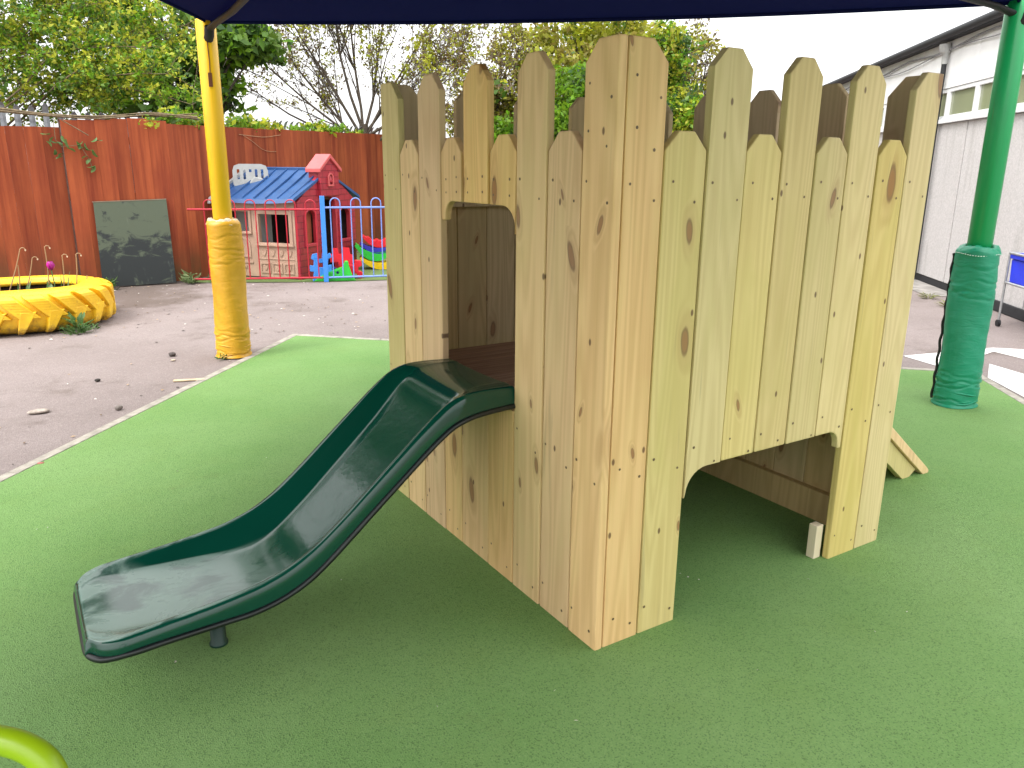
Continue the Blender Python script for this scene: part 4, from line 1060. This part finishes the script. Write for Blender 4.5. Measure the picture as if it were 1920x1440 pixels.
for i in range(8):
    a, b = S0+2*i, S0+2*i+2
    m = MB(); m.prism([(a+.003, 2.66), (b-.003, 2.66), (b-.003, 3.28), (a+.003, 3.28)], frw, -.05, .012); m.build('fascia', FASCIA, bld, frw((a+b)/2, 2.7, 0), .003)
m = MB(); m.prism([(S0, 3.283), (S1, 3.283), (S1, 3.36), (S0, 3.36)], frw, -7, .10); m.build('roof', DARKGREY, bld)
m = MB(); m.tube([frw(S0, 3.30, .17), frw(S1, 3.335, .17)], .05, 10); m.build('gutter', DARKGREY, bld)
m = MB(); m.tube([frw(.02, 3.0, .07), frw(.02, .05, .07)], .034, 10); m.build('downpipe', DARKGREY, bld)
m = MB(); m.tube([frw(.02, 3.24, .09), frw(.02, 3.14, .08), frw(.02, 3.12, .07), frw(.02, 2.98, .07)], [.075, .075, .045, .04], 12); m.build('hopper', P_GREY, bld)
m = MB(); m.tube([frw(-8+i*.5, 3.12+.03*math.sin(i*1.1)+.012*i*.3, .05) for i in range(28)], .012, 6); m.tube([frw(-8+i*.5, 3.05+.035*math.sin(i*.8+1)+.012*i*.4, .05) for i in range(28)], .007, 6); m.build('cable', plain('grey_cable', (.2, .2, .21), .6), bld)
m = MB(); m.tube([frw(jn+pw*1.0, 2.18, .04), frw(jn+pw*1.0, .02, .04)], .022, 8); m.build('downpipe', DARKGREY, bld)
mb = MB(); mb.add([frw(S0, .003, .45), frw(1.6, .003, .42), frw(1.6, .003, 0), frw(S0, .003, 0)], [(0, 1, 2, 3)]); o = mb.build('paved_strip', plain('paving', (.29, .27, .25), .9, 0, .2, 6), origin=frw(0, .003, 0)); o['kind'] = 'structure'
for k, (px, py) in enumerate(((1742, 560), (1776, 575))):
    weed('weed', ('yellowish tuft of weeds at the foot of the grey aggregate wall', 'small weed tuft close beside the green pad')[k], G(px, py), .10, 40, .008, leaf_mat('dry_weed', (.20, .21, .06), .2), spread=1.3)
# trolley with blue crate
TP = G(1906, 592); TP = TP + bn*max(0, .42-(TP-BA).dot(bn)) + e_*.70
tr = thing('trolley', 'grey metal trolley frame on castors beside the school wall', 'trolley', TP)
zt = on_plane(1908, 527, (CAM.x-TP.x, CAM.y-TP.y, 0), TP).z
tx = e_; ty = -bn
def frt(a, b, z): return TP + tx*a + ty*b + Vector((0, 0, z))
for a in (.0, .70):
    for b in (0, .34):
        m = MB(); m.tube([frt(a, b, .06), frt(a, b, zt+.28)], .013, 8); m.build('leg', STEEL, tr, frt(a, b, 0))
        m = MB(); m.tube([frt(a, b-.015, .035), frt(a, b+.015, .035)], .035, 12); m.build('castor', BLACK, tr, frt(a, b, .03))
m = MB()
for z in (zt-.02, zt+.28): m.tube([frt(0, 0, z), frt(.7, 0, z), frt(.7, .34, z), frt(0, .34, z), frt(0, 0, z)], .013, 8)
m.build('frame', STEEL, tr)
m = MB(); f = lambda a, b, z: frt(a, b, zt-.02+z)
m.prism([(.03, 0), (.67, 0), (.70, .24), (0.0, .24)], lambda a, z, b: f(a, b, z), .02, .32); cr_ = m.build('crate', CRATE, None, frt(.3, .2, zt), .015); tag(cr_, 'bright blue plastic crate sitting in the grey trolley', 'crate')
m = MB(); m.prism([(-.02, .243), (.72, .243), (.70, .30), (.0, .30)], lambda a, z, b: f(a, b, z), .0, .34); o = m.build('lid', CRATE, cr_, frt(.3, .2, zt), .012)
prism_thing('kerb_board', 'black skirting board at the foot of the wall near the trolley', 'skirting', DARKGREY, frw(jn+pw*1.0+.02, 0, .03), [(0, 0), (1.8, 0), (1.8, .12), (0, .12)], .03, math.atan2(e_.y, e_.x))

# ================================================================== LIME HOOP in the foreground
hp = thing('plastic_hoop', 'shiny lime green curved plastic tube at the near left corner of the green surface', 'plastic hoop', G(-20, 1560))
dep = 1.05
pxs = [(-260, 1700), (-250, 1560), (-215, 1450), (-140, 1398), (-60, 1384), (0, 1388), (50, 1403), (88, 1432), (108, 1480), (112, 1560), (108, 1700)]
ptsh = [at(x, y, dep) for x, y in pxs]
ptsh = [Vector((p.x, p.y, p.z)) for p in ptsh]
ptsh[0].z = ptsh[-1].z = .012
m = MB(); m.tube(catmull(ptsh), .0185, 20); m.build('tube', LIME, hp)
m = MB()
for p in (ptsh[0], ptsh[-1]): m.lathe([(.0, .006), (.045, .006), (.042, .016), (.02, .022), (0, .022)], (p.x, p.y, 0), 20)
m.build('foot', LIME, hp)

# ================================================================== TREES
def leaf_cloud(centers, radii, counts, size, mats_w, flat=1.0, droop=0.0):
    """returns V,F,mi: diamond leaves scattered round clump centres"""
    C_ = np.repeat(np.array([tuple(c) for c in centers]), counts, 0); Rr = np.repeat(np.array(radii), counts)[:, None]
    n = len(C_); d = nr.normal(size=(n, 3)); d /= np.linalg.norm(d, axis=1)[:, None]
    p = C_ + d*Rr*(nr.rand(n, 1)**.5)*np.array([1, 1, flat])
    nrm = nr.normal(size=(n, 3))+np.array([0, 0, .6]); nrm /= np.linalg.norm(nrm, axis=1)[:, None]
    a = np.cross(nrm, nr.normal(size=(n, 3))); a /= np.linalg.norm(a, axis=1)[:, None]; b = np.cross(nrm, a)
    s = size*(.55+.9*nr.rand(n, 1)); 
    V = np.stack([p-a*s, p-b*s*.55+nrm*s*.12, p+a*s-nrm*s*droop, p+b*s*.55+nrm*s*.12], 1).reshape(-1, 3)
    F = np.arange(4*n).reshape(-1, 4)
    clump_m = np.repeat(nr.choice(len(mats_w), len(centers), p=np.array(mats_w)/sum(mats_w)), counts)
    flip = nr.rand(n) < .25; clump_m[flip] = nr.choice(len(mats_w), flip.sum(), p=np.array(mats_w)/sum(mats_w))
    return V, F, clump_m
def blob(c, rx, ry, rz, n, shell=.4, zmin=None):
    out = []
    while len(out) < n:
        d = nr.normal(size=3); d /= np.linalg.norm(d); r_ = (shell+(1-shell)*nr.rand())**(1/2.)
        p = np.array(c)+d*r_*np.array([rx, ry, rz])*(1+.12*math.sin(5*d[0]+3*d[2])+.10*math.sin(9*d[2]+4*d[1]))
        if zmin is not None and p[2] < zmin: continue
        out.append(Vector(p))
    return out
def limb(m, a, b, r0, r1, n=6, wob=.08, sides=6):
    a, b = Vector(a), Vector(b); L = (b-a).length; pts = []; off = Vector((0, 0, 0))
    for i in range(n+1):
        q = i/n
        if 0 < i < n: off += Vector((rnd.gauss(0, 1), rnd.gauss(0, 1), rnd.gauss(0, 1)))*wob*L/n
        pts.append(a.lerp(b, q)+off*(1-.3*q)+Vector((0, 0, .10*L*math.sin(math.pi*q)*.3)))
    m.tube(pts, [r0+(r1-r0)*i/n for i in range(n+1)], sides, cap=False); return pts
def tree(name, label, base, trunk_top, tr_r, blobs, leafs, mats, mw_, cat='tree', bark=None, limbs=26, group=None, flat=.8):
    """blobs: (centre, rx, ry, rz, clumps, clump radius, leaves per clump)"""
    base = Vector(base); t = thing(name, label, cat, base, group); trunk_top = Vector(trunk_top)
    m = MB(); main = limb(m, base, trunk_top, tr_r, tr_r*.6, 8, .04, 10)
    cs, rs, ks = [], [], []
    for (c, rx, ry, rz, n, cr_, k) in blobs:
        q = blob(c, rx, ry, rz, n); cs += q; rs += [cr_*rnd.uniform(.6, 1.3) for _ in q]; ks += [int(k*rnd.uniform(.5, 1.4)) for _ in q]
    pick = [cs[rnd.randrange(len(cs))] for _ in range(limbs)]
    for p in pick:
        j = rnd.randrange(len(main)//3, len(main)); sub = limb(m, main[j], p, tr_r*.35, .010, 6, .10, 5)
        for _ in range(3):
            s_ = sub[rnd.randrange(2, len(sub))]; q = s_+Vector((rnd.gauss(0, .35), rnd.gauss(0, .35), rnd.gauss(.15, .3))); limb(m, s_, q, .010, .003, 3, .1, 4)
    m.build('trunk', bark or BARK, t, base)
    V, F, mi = leaf_cloud(cs, rs, ks, leafs, mw_, flat)
    raw_mesh('crown', V, F, mats, mi, t, base)
    return t
L_OLIVE = leaf_mat('olive_leaf', (.30, .31, .030)); L_YEL = leaf_mat('yellow_green_leaf', (.40, .43, .034)); L_BRIGHT = leaf_mat('bright_green_leaf', (.19, .36, .020))
L_DARK = leaf_mat('dark_green_leaf', (.050, .110, .022)); L_MID = leaf_mat('mid_green_leaf', (.115, .22, .030)); L_BRONZE = leaf_mat('bronze_leaf', (.19, .13, .050)); L_GREY = leaf_mat('grey_bud_leaf', (.17, .14, .10)); L_BROWN = leaf_mat('tan_leaf', (.30, .255, .055))
def gz(v): return Vector((v.x, v.y, 0))
# broad dense tree and shrubs behind the tower
c = at(1125, 235, 19)
tree('broad_tree', 'broad dense yellowish olive tree filling the sky behind the tower', gz(c), (c.x, c.y, 2.4), .22,
     [(c, 2.55, 2.2, 2.75, 560, .42, 62)], .075, [L_OLIVE, L_YEL, L_BROWN, L_MID], [5, 4, 2, 1.2], limbs=60)
c = at(1085, 200, 16.8)
tree('shrub', 'bright fresh green shrub just left of the tower corner post', gz(c), (c.x, c.y, 2.2), .08, [(at(1085, 205, 16.8), .75, .6, .95, 110, .26, 52), (at(960, 262, 16.8), .7, .5, .35, 50, .22, 45)], .055, [L_BRIGHT, L_MID, L_DARK], [6, 2, 1], 'shrub', limbs=10)
c = at(1255, 190, 17.5)
tree('shrub', 'lime green shrub showing between the corner post and the first right picket', gz(c), (c.x, c.y, 2.4), .08, [(at(1250, 110, 17.5), .55, .5, .75, 70, .26, 48), (at(1285, 215, 17), .5, .5, .5, 70, .26, 48)], .055, [L_BRIGHT, L_YEL, L_DARK], [4, 4, 2.4], 'shrub', limbs=10)
c = at(1300, 170, 19.5)
tree('shrub', 'twiggy grey olive shrub at the right edge of the trees', gz(c), (c.x, c.y, 2.2), .09, [(c, .72, .7, 1.45, 120, .30, 40)], .05, [L_OLIVE, L_GREY, L_BROWN], [4, 3, 2], 'shrub', limbs=30)
c = at(905, 215, 18)
tree('shrub', 'tan brown twiggy shrub behind the left pickets of the tower', gz(c), (c.x, c.y, 2.0), .07, [(c, .75, .6, .80, 120, .26, 48), (at(960, 120, 18), .5, .5, 1.0, 70, .26, 34)], .05, [L_BROWN, L_OLIVE, L_BRONZE], [5, 3, 3], 'shrub', limbs=40)
# maple on the left
c = at(425, 60, 13.5)
tree('maple_tree', 'dark green broad-leaved maple tree beyond the fence behind the yellow post', gz(at(330, 120, 13.5)), (*at(345, 150, 13.5).xy, 2.6), .13,
     [(at(455, 80, 13.5), .62, .7, .34, 50, .24, 34), (at(425, 40, 13.4), .55, .7, .5, 40, .26, 30), (at(300, 60, 13.5), 1.1, .9, 1.1, 70, .30, 30), (at(330, 170, 13.5), 1.1, .7, .7, 60, .28, 30), (at(405, 170, 13.8), .5, .5, .6, 26, .24, 20), (at(170, 60, 13.8), 1.6, .9, 1.4, 70, .34, 26)], .085, [L_MID, L_DARK, L_BRIGHT], [5, 2, 3.5], limbs=30, flat=.6)
c = Vector((-6.5, 12.8, 5.6))  # unseen crowns added to keep bright sky out of the slide's reflection
tree('added_offscreen_tree', 'mid green tree added out of view beyond the fence to darken slide reflections', (-6.5, 12.6, 0), (-6.5, 12.6, 2.2), .15, [(c, 3.8, 1.6, 4.6, 420, .48, 44), (Vector((-2.6, 14.4, 7.6)), 2.6, 1.3, 2.9, 200, .48, 44)], .09, [L_MID, L_DARK, L_BRIGHT], [4, 3, 2], limbs=24)
# feathery tree hanging over the fence at the left
fb = gz(at(-40, 100, 11.8)); ft = thing('feathery_tree', 'feathery yellow green tree with long thin twigs reaching over the left of the fence', 'tree', fb)
m = MB(); mt = limb(m, fb, (fb.x+.25, fb.y, 3.2), .10, .06, 7, .05, 8); tips = []
lines = [((-60, 190), (170, -40)), ((-40, 150), (120, -30)), ((20, 215), (295, 40)), ((60, 200), (350, 35)), ((-30, 230), (230, 60)), ((10, 190), (240, -40)), ((90, 165), (310, 135)), ((-60, 90), (120, 60)), ((-60, 40), (180, 10)), ((40, 230), (190, 150)), ((170, 112), (300, 150)), ((110, 150), (360, 195)), ((-50, 0), (260, -60)), ((150, 130), (190, 215)), ((20, 110), (280, 95)), ((-20, 260), (60, 120))]
for (a, b) in lines:
    A1 = at(*a, rnd.uniform(10.9, 12.3)); B1 = at(*b, rnd.uniform(10.6, 12.2)); pts = limb(m, A1, B1, .013, .004, 8, .06, 5); limb(m, mt[rnd.randrange(3, 8)], A1, .02, .013, 4, .06, 5)
    for p in pts[1:]:
        for _ in range(3):
            q = p+Vector((rnd.gauss(.12, .25), rnd.gauss(0, .2), rnd.gauss(.05, .2))); limb(m, p, q, .004, .0018, 3, .12, 4); tips += [q, p.lerp(q, .5)]
m.build('trunk', TWIG, ft, fb)
extra = [at(rnd.uniform(-80, 330), rnd.triangular(-60, 215, 0), rnd.uniform(10.9, 12.8)) for _ in range(130)] + [at(rnd.uniform(-80, 230), rnd.uniform(-60, 150), rnd.uniform(10.9, 12.8)) for _ in range(150)]
cs = tips+extra
V, F, mi = leaf_cloud(cs, [rnd.uniform(.09, .19) for _ in cs], [20]*len(cs), .034, [5, 3, 3, .5], .9, .2)
raw_mesh('crown', V, F, [L_YEL, L_BRIGHT, L_MID, L_DARK], mi, ft, fb)
# bare spring tree in the middle
BT = at(682, 240, 15.2); bb = gz(BT); bt = thing('spring_tree', 'sparse spring tree with dark fanning branches and small bronze leaves', 'tree', bb)
m = MB(); m.tube([bb, bb+Vector((.02, 0, .8)), Vector((bb.x, bb.y, 1.7)), Vector((bb.x, bb.y, 2.35))], [.16, .14, .12, .085], 9)
vr = Vector((.844, -.536, 0)); vf = Vector((.536, .844, 0)); ends = []
def grow(p, d, L, r, lev):
    n = 5; pts = [p]; dd = d.normalized()
    for i in range(n):
        dd = (dd + Vector((rnd.gauss(0, .09), rnd.gauss(0, .09), rnd.gauss(.02, .08)))).normalized(); pts.append(pts[-1]+dd*L/n)
    m.tube(pts, [r*(1-.75*i/n) for i in range(n+1)], 6 if lev < 2 else 4, cap=False)
    if lev >= 3: ends.extend(pts[2:]); return
    if lev == 2: ends.extend(pts[2::2])
    for k in range({0: 9, 1: 7, 2: 4}[lev]):
        i = rnd.randrange(1, n+1); b_ = pts[i]
        sd_ = dd.cross(Vector((rnd.gauss(0, 1), rnd.gauss(0, 1), rnd.gauss(0, 1)))).normalized()
        grow(b_, dd*1.0+sd_*rnd.uniform(.35, .75)+Vector((0, 0, .12)), L*rnd.uniform(.42, .62), max(.0028, r*(1-.7*i/n)*.55), lev+1)
for ang, L in ((-68, 2.6), (-55, 3.0), (-42, 3.3), (-28, 3.4), (-14, 3.6), (-3, 3.5), (9, 3.6), (20, 3.2), (35, 3.0), (50, 2.6), (64, 2.2)):
    a = R(ang); grow(Vector((bb.x, bb.y, 1.75+rnd.uniform(0, .5))), vr*math.sin(a)+Vector((0, 0, math.cos(a)))+vf*rnd.uniform(-.35, .35), L, .031, 0)
m.build('trunk', plain('dark_bark', (.10, .078, .058), .9, 0, .25, 20), bt, bb)
sel = [e for e in ends if rnd.random() < .85]
V, F, mi = leaf_cloud(sel, [.08]*len(sel), [3]*len(sel), .027, [2.5, 3, 2.5], 1)
cl = [ends[rnd.randrange(len(ends))] for _ in range(260)]
V2, F2, mi2 = leaf_cloud(cl, [.20]*len(cl), [20]*len(cl), .045, [.4, 1.4, 4], 1)
raw_mesh('crown', np.vstack([V, V2]), np.vstack([F, F2+len(V)]), [L_GREY, L_BRONZE, L_YEL], np.concatenate([mi, mi2]), bt, bb)
# climber along the fence top
nF = Vector((-SD.y, SD.x, 0))
cp = thing('climbing_plant', 'light green climber scrambling along the top of the red fence', 'climbing plant', F1+SD*1.5+nF*.2)
cs, rs, ks = [], [], []
for k in range(95):
    s = rnd.choice([rnd.gauss(.6, .45), rnd.gauss(1.8, .35), rnd.gauss(3.9, .4), rnd.uniform(-.1, 5.2)]); q = s/5.2
    hump = .16*math.exp(-((s-.55)/.45)**2)+.10*math.exp(-((s-1.7)/.6)**2)+.10*math.exp(-((s-3.9)/.5)**2)+.03
    cs.append(F1+SD*s+nF*rnd.uniform(.03, .40)+Vector((0, 0, 2.06+.015*s+rnd.uniform(-.05, 1)*hump))); rs.append(.12); ks.append(18)
V, F, mi = leaf_cloud(cs, rs, ks, .045, [4, 3, 2], .8); raw_mesh('foliage', V, F, [L_BRIGHT, L_YEL, L_MID], mi, cp, F1+SD*1.5+nF*.2)
m = MB(); m.tube([F1+SD*s*.5+nF*(.12+.03*math.sin(s))+Vector((0, 0, 2.11+.02*math.sin(s*1.7))) for s in range(0, 12)], .006, 5); m.build('stem', TWIG, cp)
# dry vine stems lying on the fence top at the left
dvn = thing('dry_vine', 'bundle of brown dry vine stems lying along the left top of the fence', 'vine', Vector((-1, 9.78, 2.1)))
m = MB()
for k in range(9):
    y = 9.77+rnd.uniform(-.03, .08); o_ = rnd.uniform(-4, 4)
    pts = [AY(-60, 200+o_, y), AY(10, 207+o_, y), AY(55, 212+o_*.7, y), AY(110, 217+o_*.6, y), AY(190, 221+o_*.3+rnd.uniform(-3, 1), y), AY(290, 215+rnd.uniform(-5, 4), y+.05), AY(370, 222+rnd.uniform(-10, 3), y+.1)]
    m.tube(catmull(pts, 4), rnd.uniform(.004, .009), 5)
m.build('stem', TWIG, dvn)
def onf2(px, py): return on_plane(px, py, (-SD.y, SD.x, 0), F1 - nF*.012)
tw = thing('dry_twig', 'thin pale dry twig curling down the red fence above the playhouse roof', 'twig', onf2(470, 262))
m = MB(); m.tube(catmull([onf2(*q) for q in ((448, 252), (472, 255), (498, 257), (526, 253))], 4), .004, 5); m.tube(catmull([onf2(*q) for q in ((455, 253), (473, 265), (492, 280), (506, 284), (518, 284))], 4), .0035, 5)
m.build('stem', plain('bleached_twig', (.42, .24, .13), .8), tw)
# ================================================================== SMALL THINGS ON THE GROUND
def stone(label, P, r_, c, flat=.5, name='stone', cat='stone'):
    bm = bmesh.new(); bmesh.ops.create_icosphere(bm, subdivisions=2, radius=r_)
    for v in bm.verts:
        k = 1+.18*math.sin(v.co.x/r_*2.3+P.x*9)+.12*math.sin(v.co.y/r_*3.1+P.y*7); v.co = Vector((v.co.x*k, v.co.y*k*.8, v.co.z*flat))
    me = bpy.data.meshes.new(name); bm.to_mesh(me); bm.free()
    for p in me.polygons: p.use_smooth = True
    o = link_mesh(name, me, plain('stone_'+label[:8].replace(' ', '_'), c, .85, 0, .2, 40, .3), None, (P.x, P.y, r_*flat*.8)); tag(o, label, cat); return o
stone('flat pale stone lying on the asphalt left of the green surface', G(70, 774), .058, (.40, .34, .29), .22)
stone('small grey stone on the asphalt near the edging strip', G(224, 768), .024, (.22, .19, .17), .7)
stone('dark angular stone on the asphalt below the yellow post', G(324, 667), .035, (.075, .06, .055), .5)
stone('little reddish scrap on the asphalt beside the edging strip', G(75, 870), .018, (.45, .16, .13), .3, 'litter_scrap', 'litter')
stone('tan pebble near the stick on the asphalt', G(325, 676), .022, (.5, .42, .32), .3)
stone('black pebble alone on the grey asphalt', G(184, 715), .020, (.04, .035, .03), .6)
stk = G(325, 715); ste = G(384, 712)
m = MB(); d = (ste-stk).normalized(); n_ = Vector((-d.y, d.x, 0)); L = (ste-stk).length
m.prism([(0, -.018), (L*.35, -.022), (L*.6, -.014), (L*.9, -.022), (L, -.012), (L, .012), (L*.9, .02), (L*.6, .012), (L*.3, .02), (0, .016)], lambda a, b, c: stk+d*a+n_*b+Vector((0, 0, c)), .0, .010)
tag(m.build('stick', plain('bare_wood', (.60, .47, .30), .8), None, stk, .003), 'pale wooden stick lying on the asphalt beside the green surface edge', 'stick')
def flakes(name, label, pts, smin, smax, mats):
    V, F, mi = [], [], []
    for k, p in enumerate(pts):
        s_ = rnd.uniform(smin, smax); a = rnd.uniform(0, 6.28); n = 4
        b = len(V); t1 = rnd.uniform(.002, .010)
        for j in range(4):
            q = a+j*math.pi/2; rr_ = s_*(1 if j % 2 else .5); V.append((p.x+rr_*math.cos(q), p.y+rr_*math.sin(q), p.z+t1*(1 if j == 0 else .4)))
        F.append((b, b+1, b+2, b+3)); mi.append(rnd.randrange(len(mats)))
    o = raw_mesh(name, V, np.array(F), mats, mi, None, pts[0]); o['kind'] = 'stuff'; o['label'] = label; return o
LITTER = [plain('white_chip', (.62, .58, .52), .8), plain('tan_leaf_bit', (.38, .27, .17), .9), plain('brown_leaf_bit', (.13, .085, .05), .9), plain('dark_bit', (.04, .03, .025), .9)]
pts = [G(rnd.uniform(0, 540), 0) for _ in range(0)]
while len(pts) < 620:
    x, y = rnd.uniform(-3.2, 2.2), rnd.uniform(2.4, 9.6)
    p = Vector((x, y, .0))
    side_ = (p-C1).dot(L_); past = (p-C1).dot(U_)
    if side_ < .09 and past < .09: continue
    if (p-TC).length < TR+.02: continue
    dens = .25+.9*math.exp(-((y-9.5)/.5)**2)+.5*math.exp(-((side_-.12)/.15)**2 if past < 0 else 0)+.6*math.exp(-(((p-TC).length-TR)/.18)**2)
    if rnd.random() < dens*.6: pts.append(p)
flakes('leaf_litter', 'scattered dry leaf bits and chips on the asphalt', pts, .006, .022, LITTER)
pts = [Vector((*(G(x, y).xy), .006)) for x, y in ((333, 887), (70, 996), (90, 992), (1210, 1010), (1275, 1080), (1290, 1085), (1310, 1090), (1515, 1090), (1640, 1187), (640, 1090), (1040, 1300), (820, 1330), (1700, 1150), (500, 860), (330, 1245), (1080, 1355), (1420, 1260))]
flakes('white_specks', 'tiny white specks on the green surface', pts, .003, .0075, LITTER[:1])
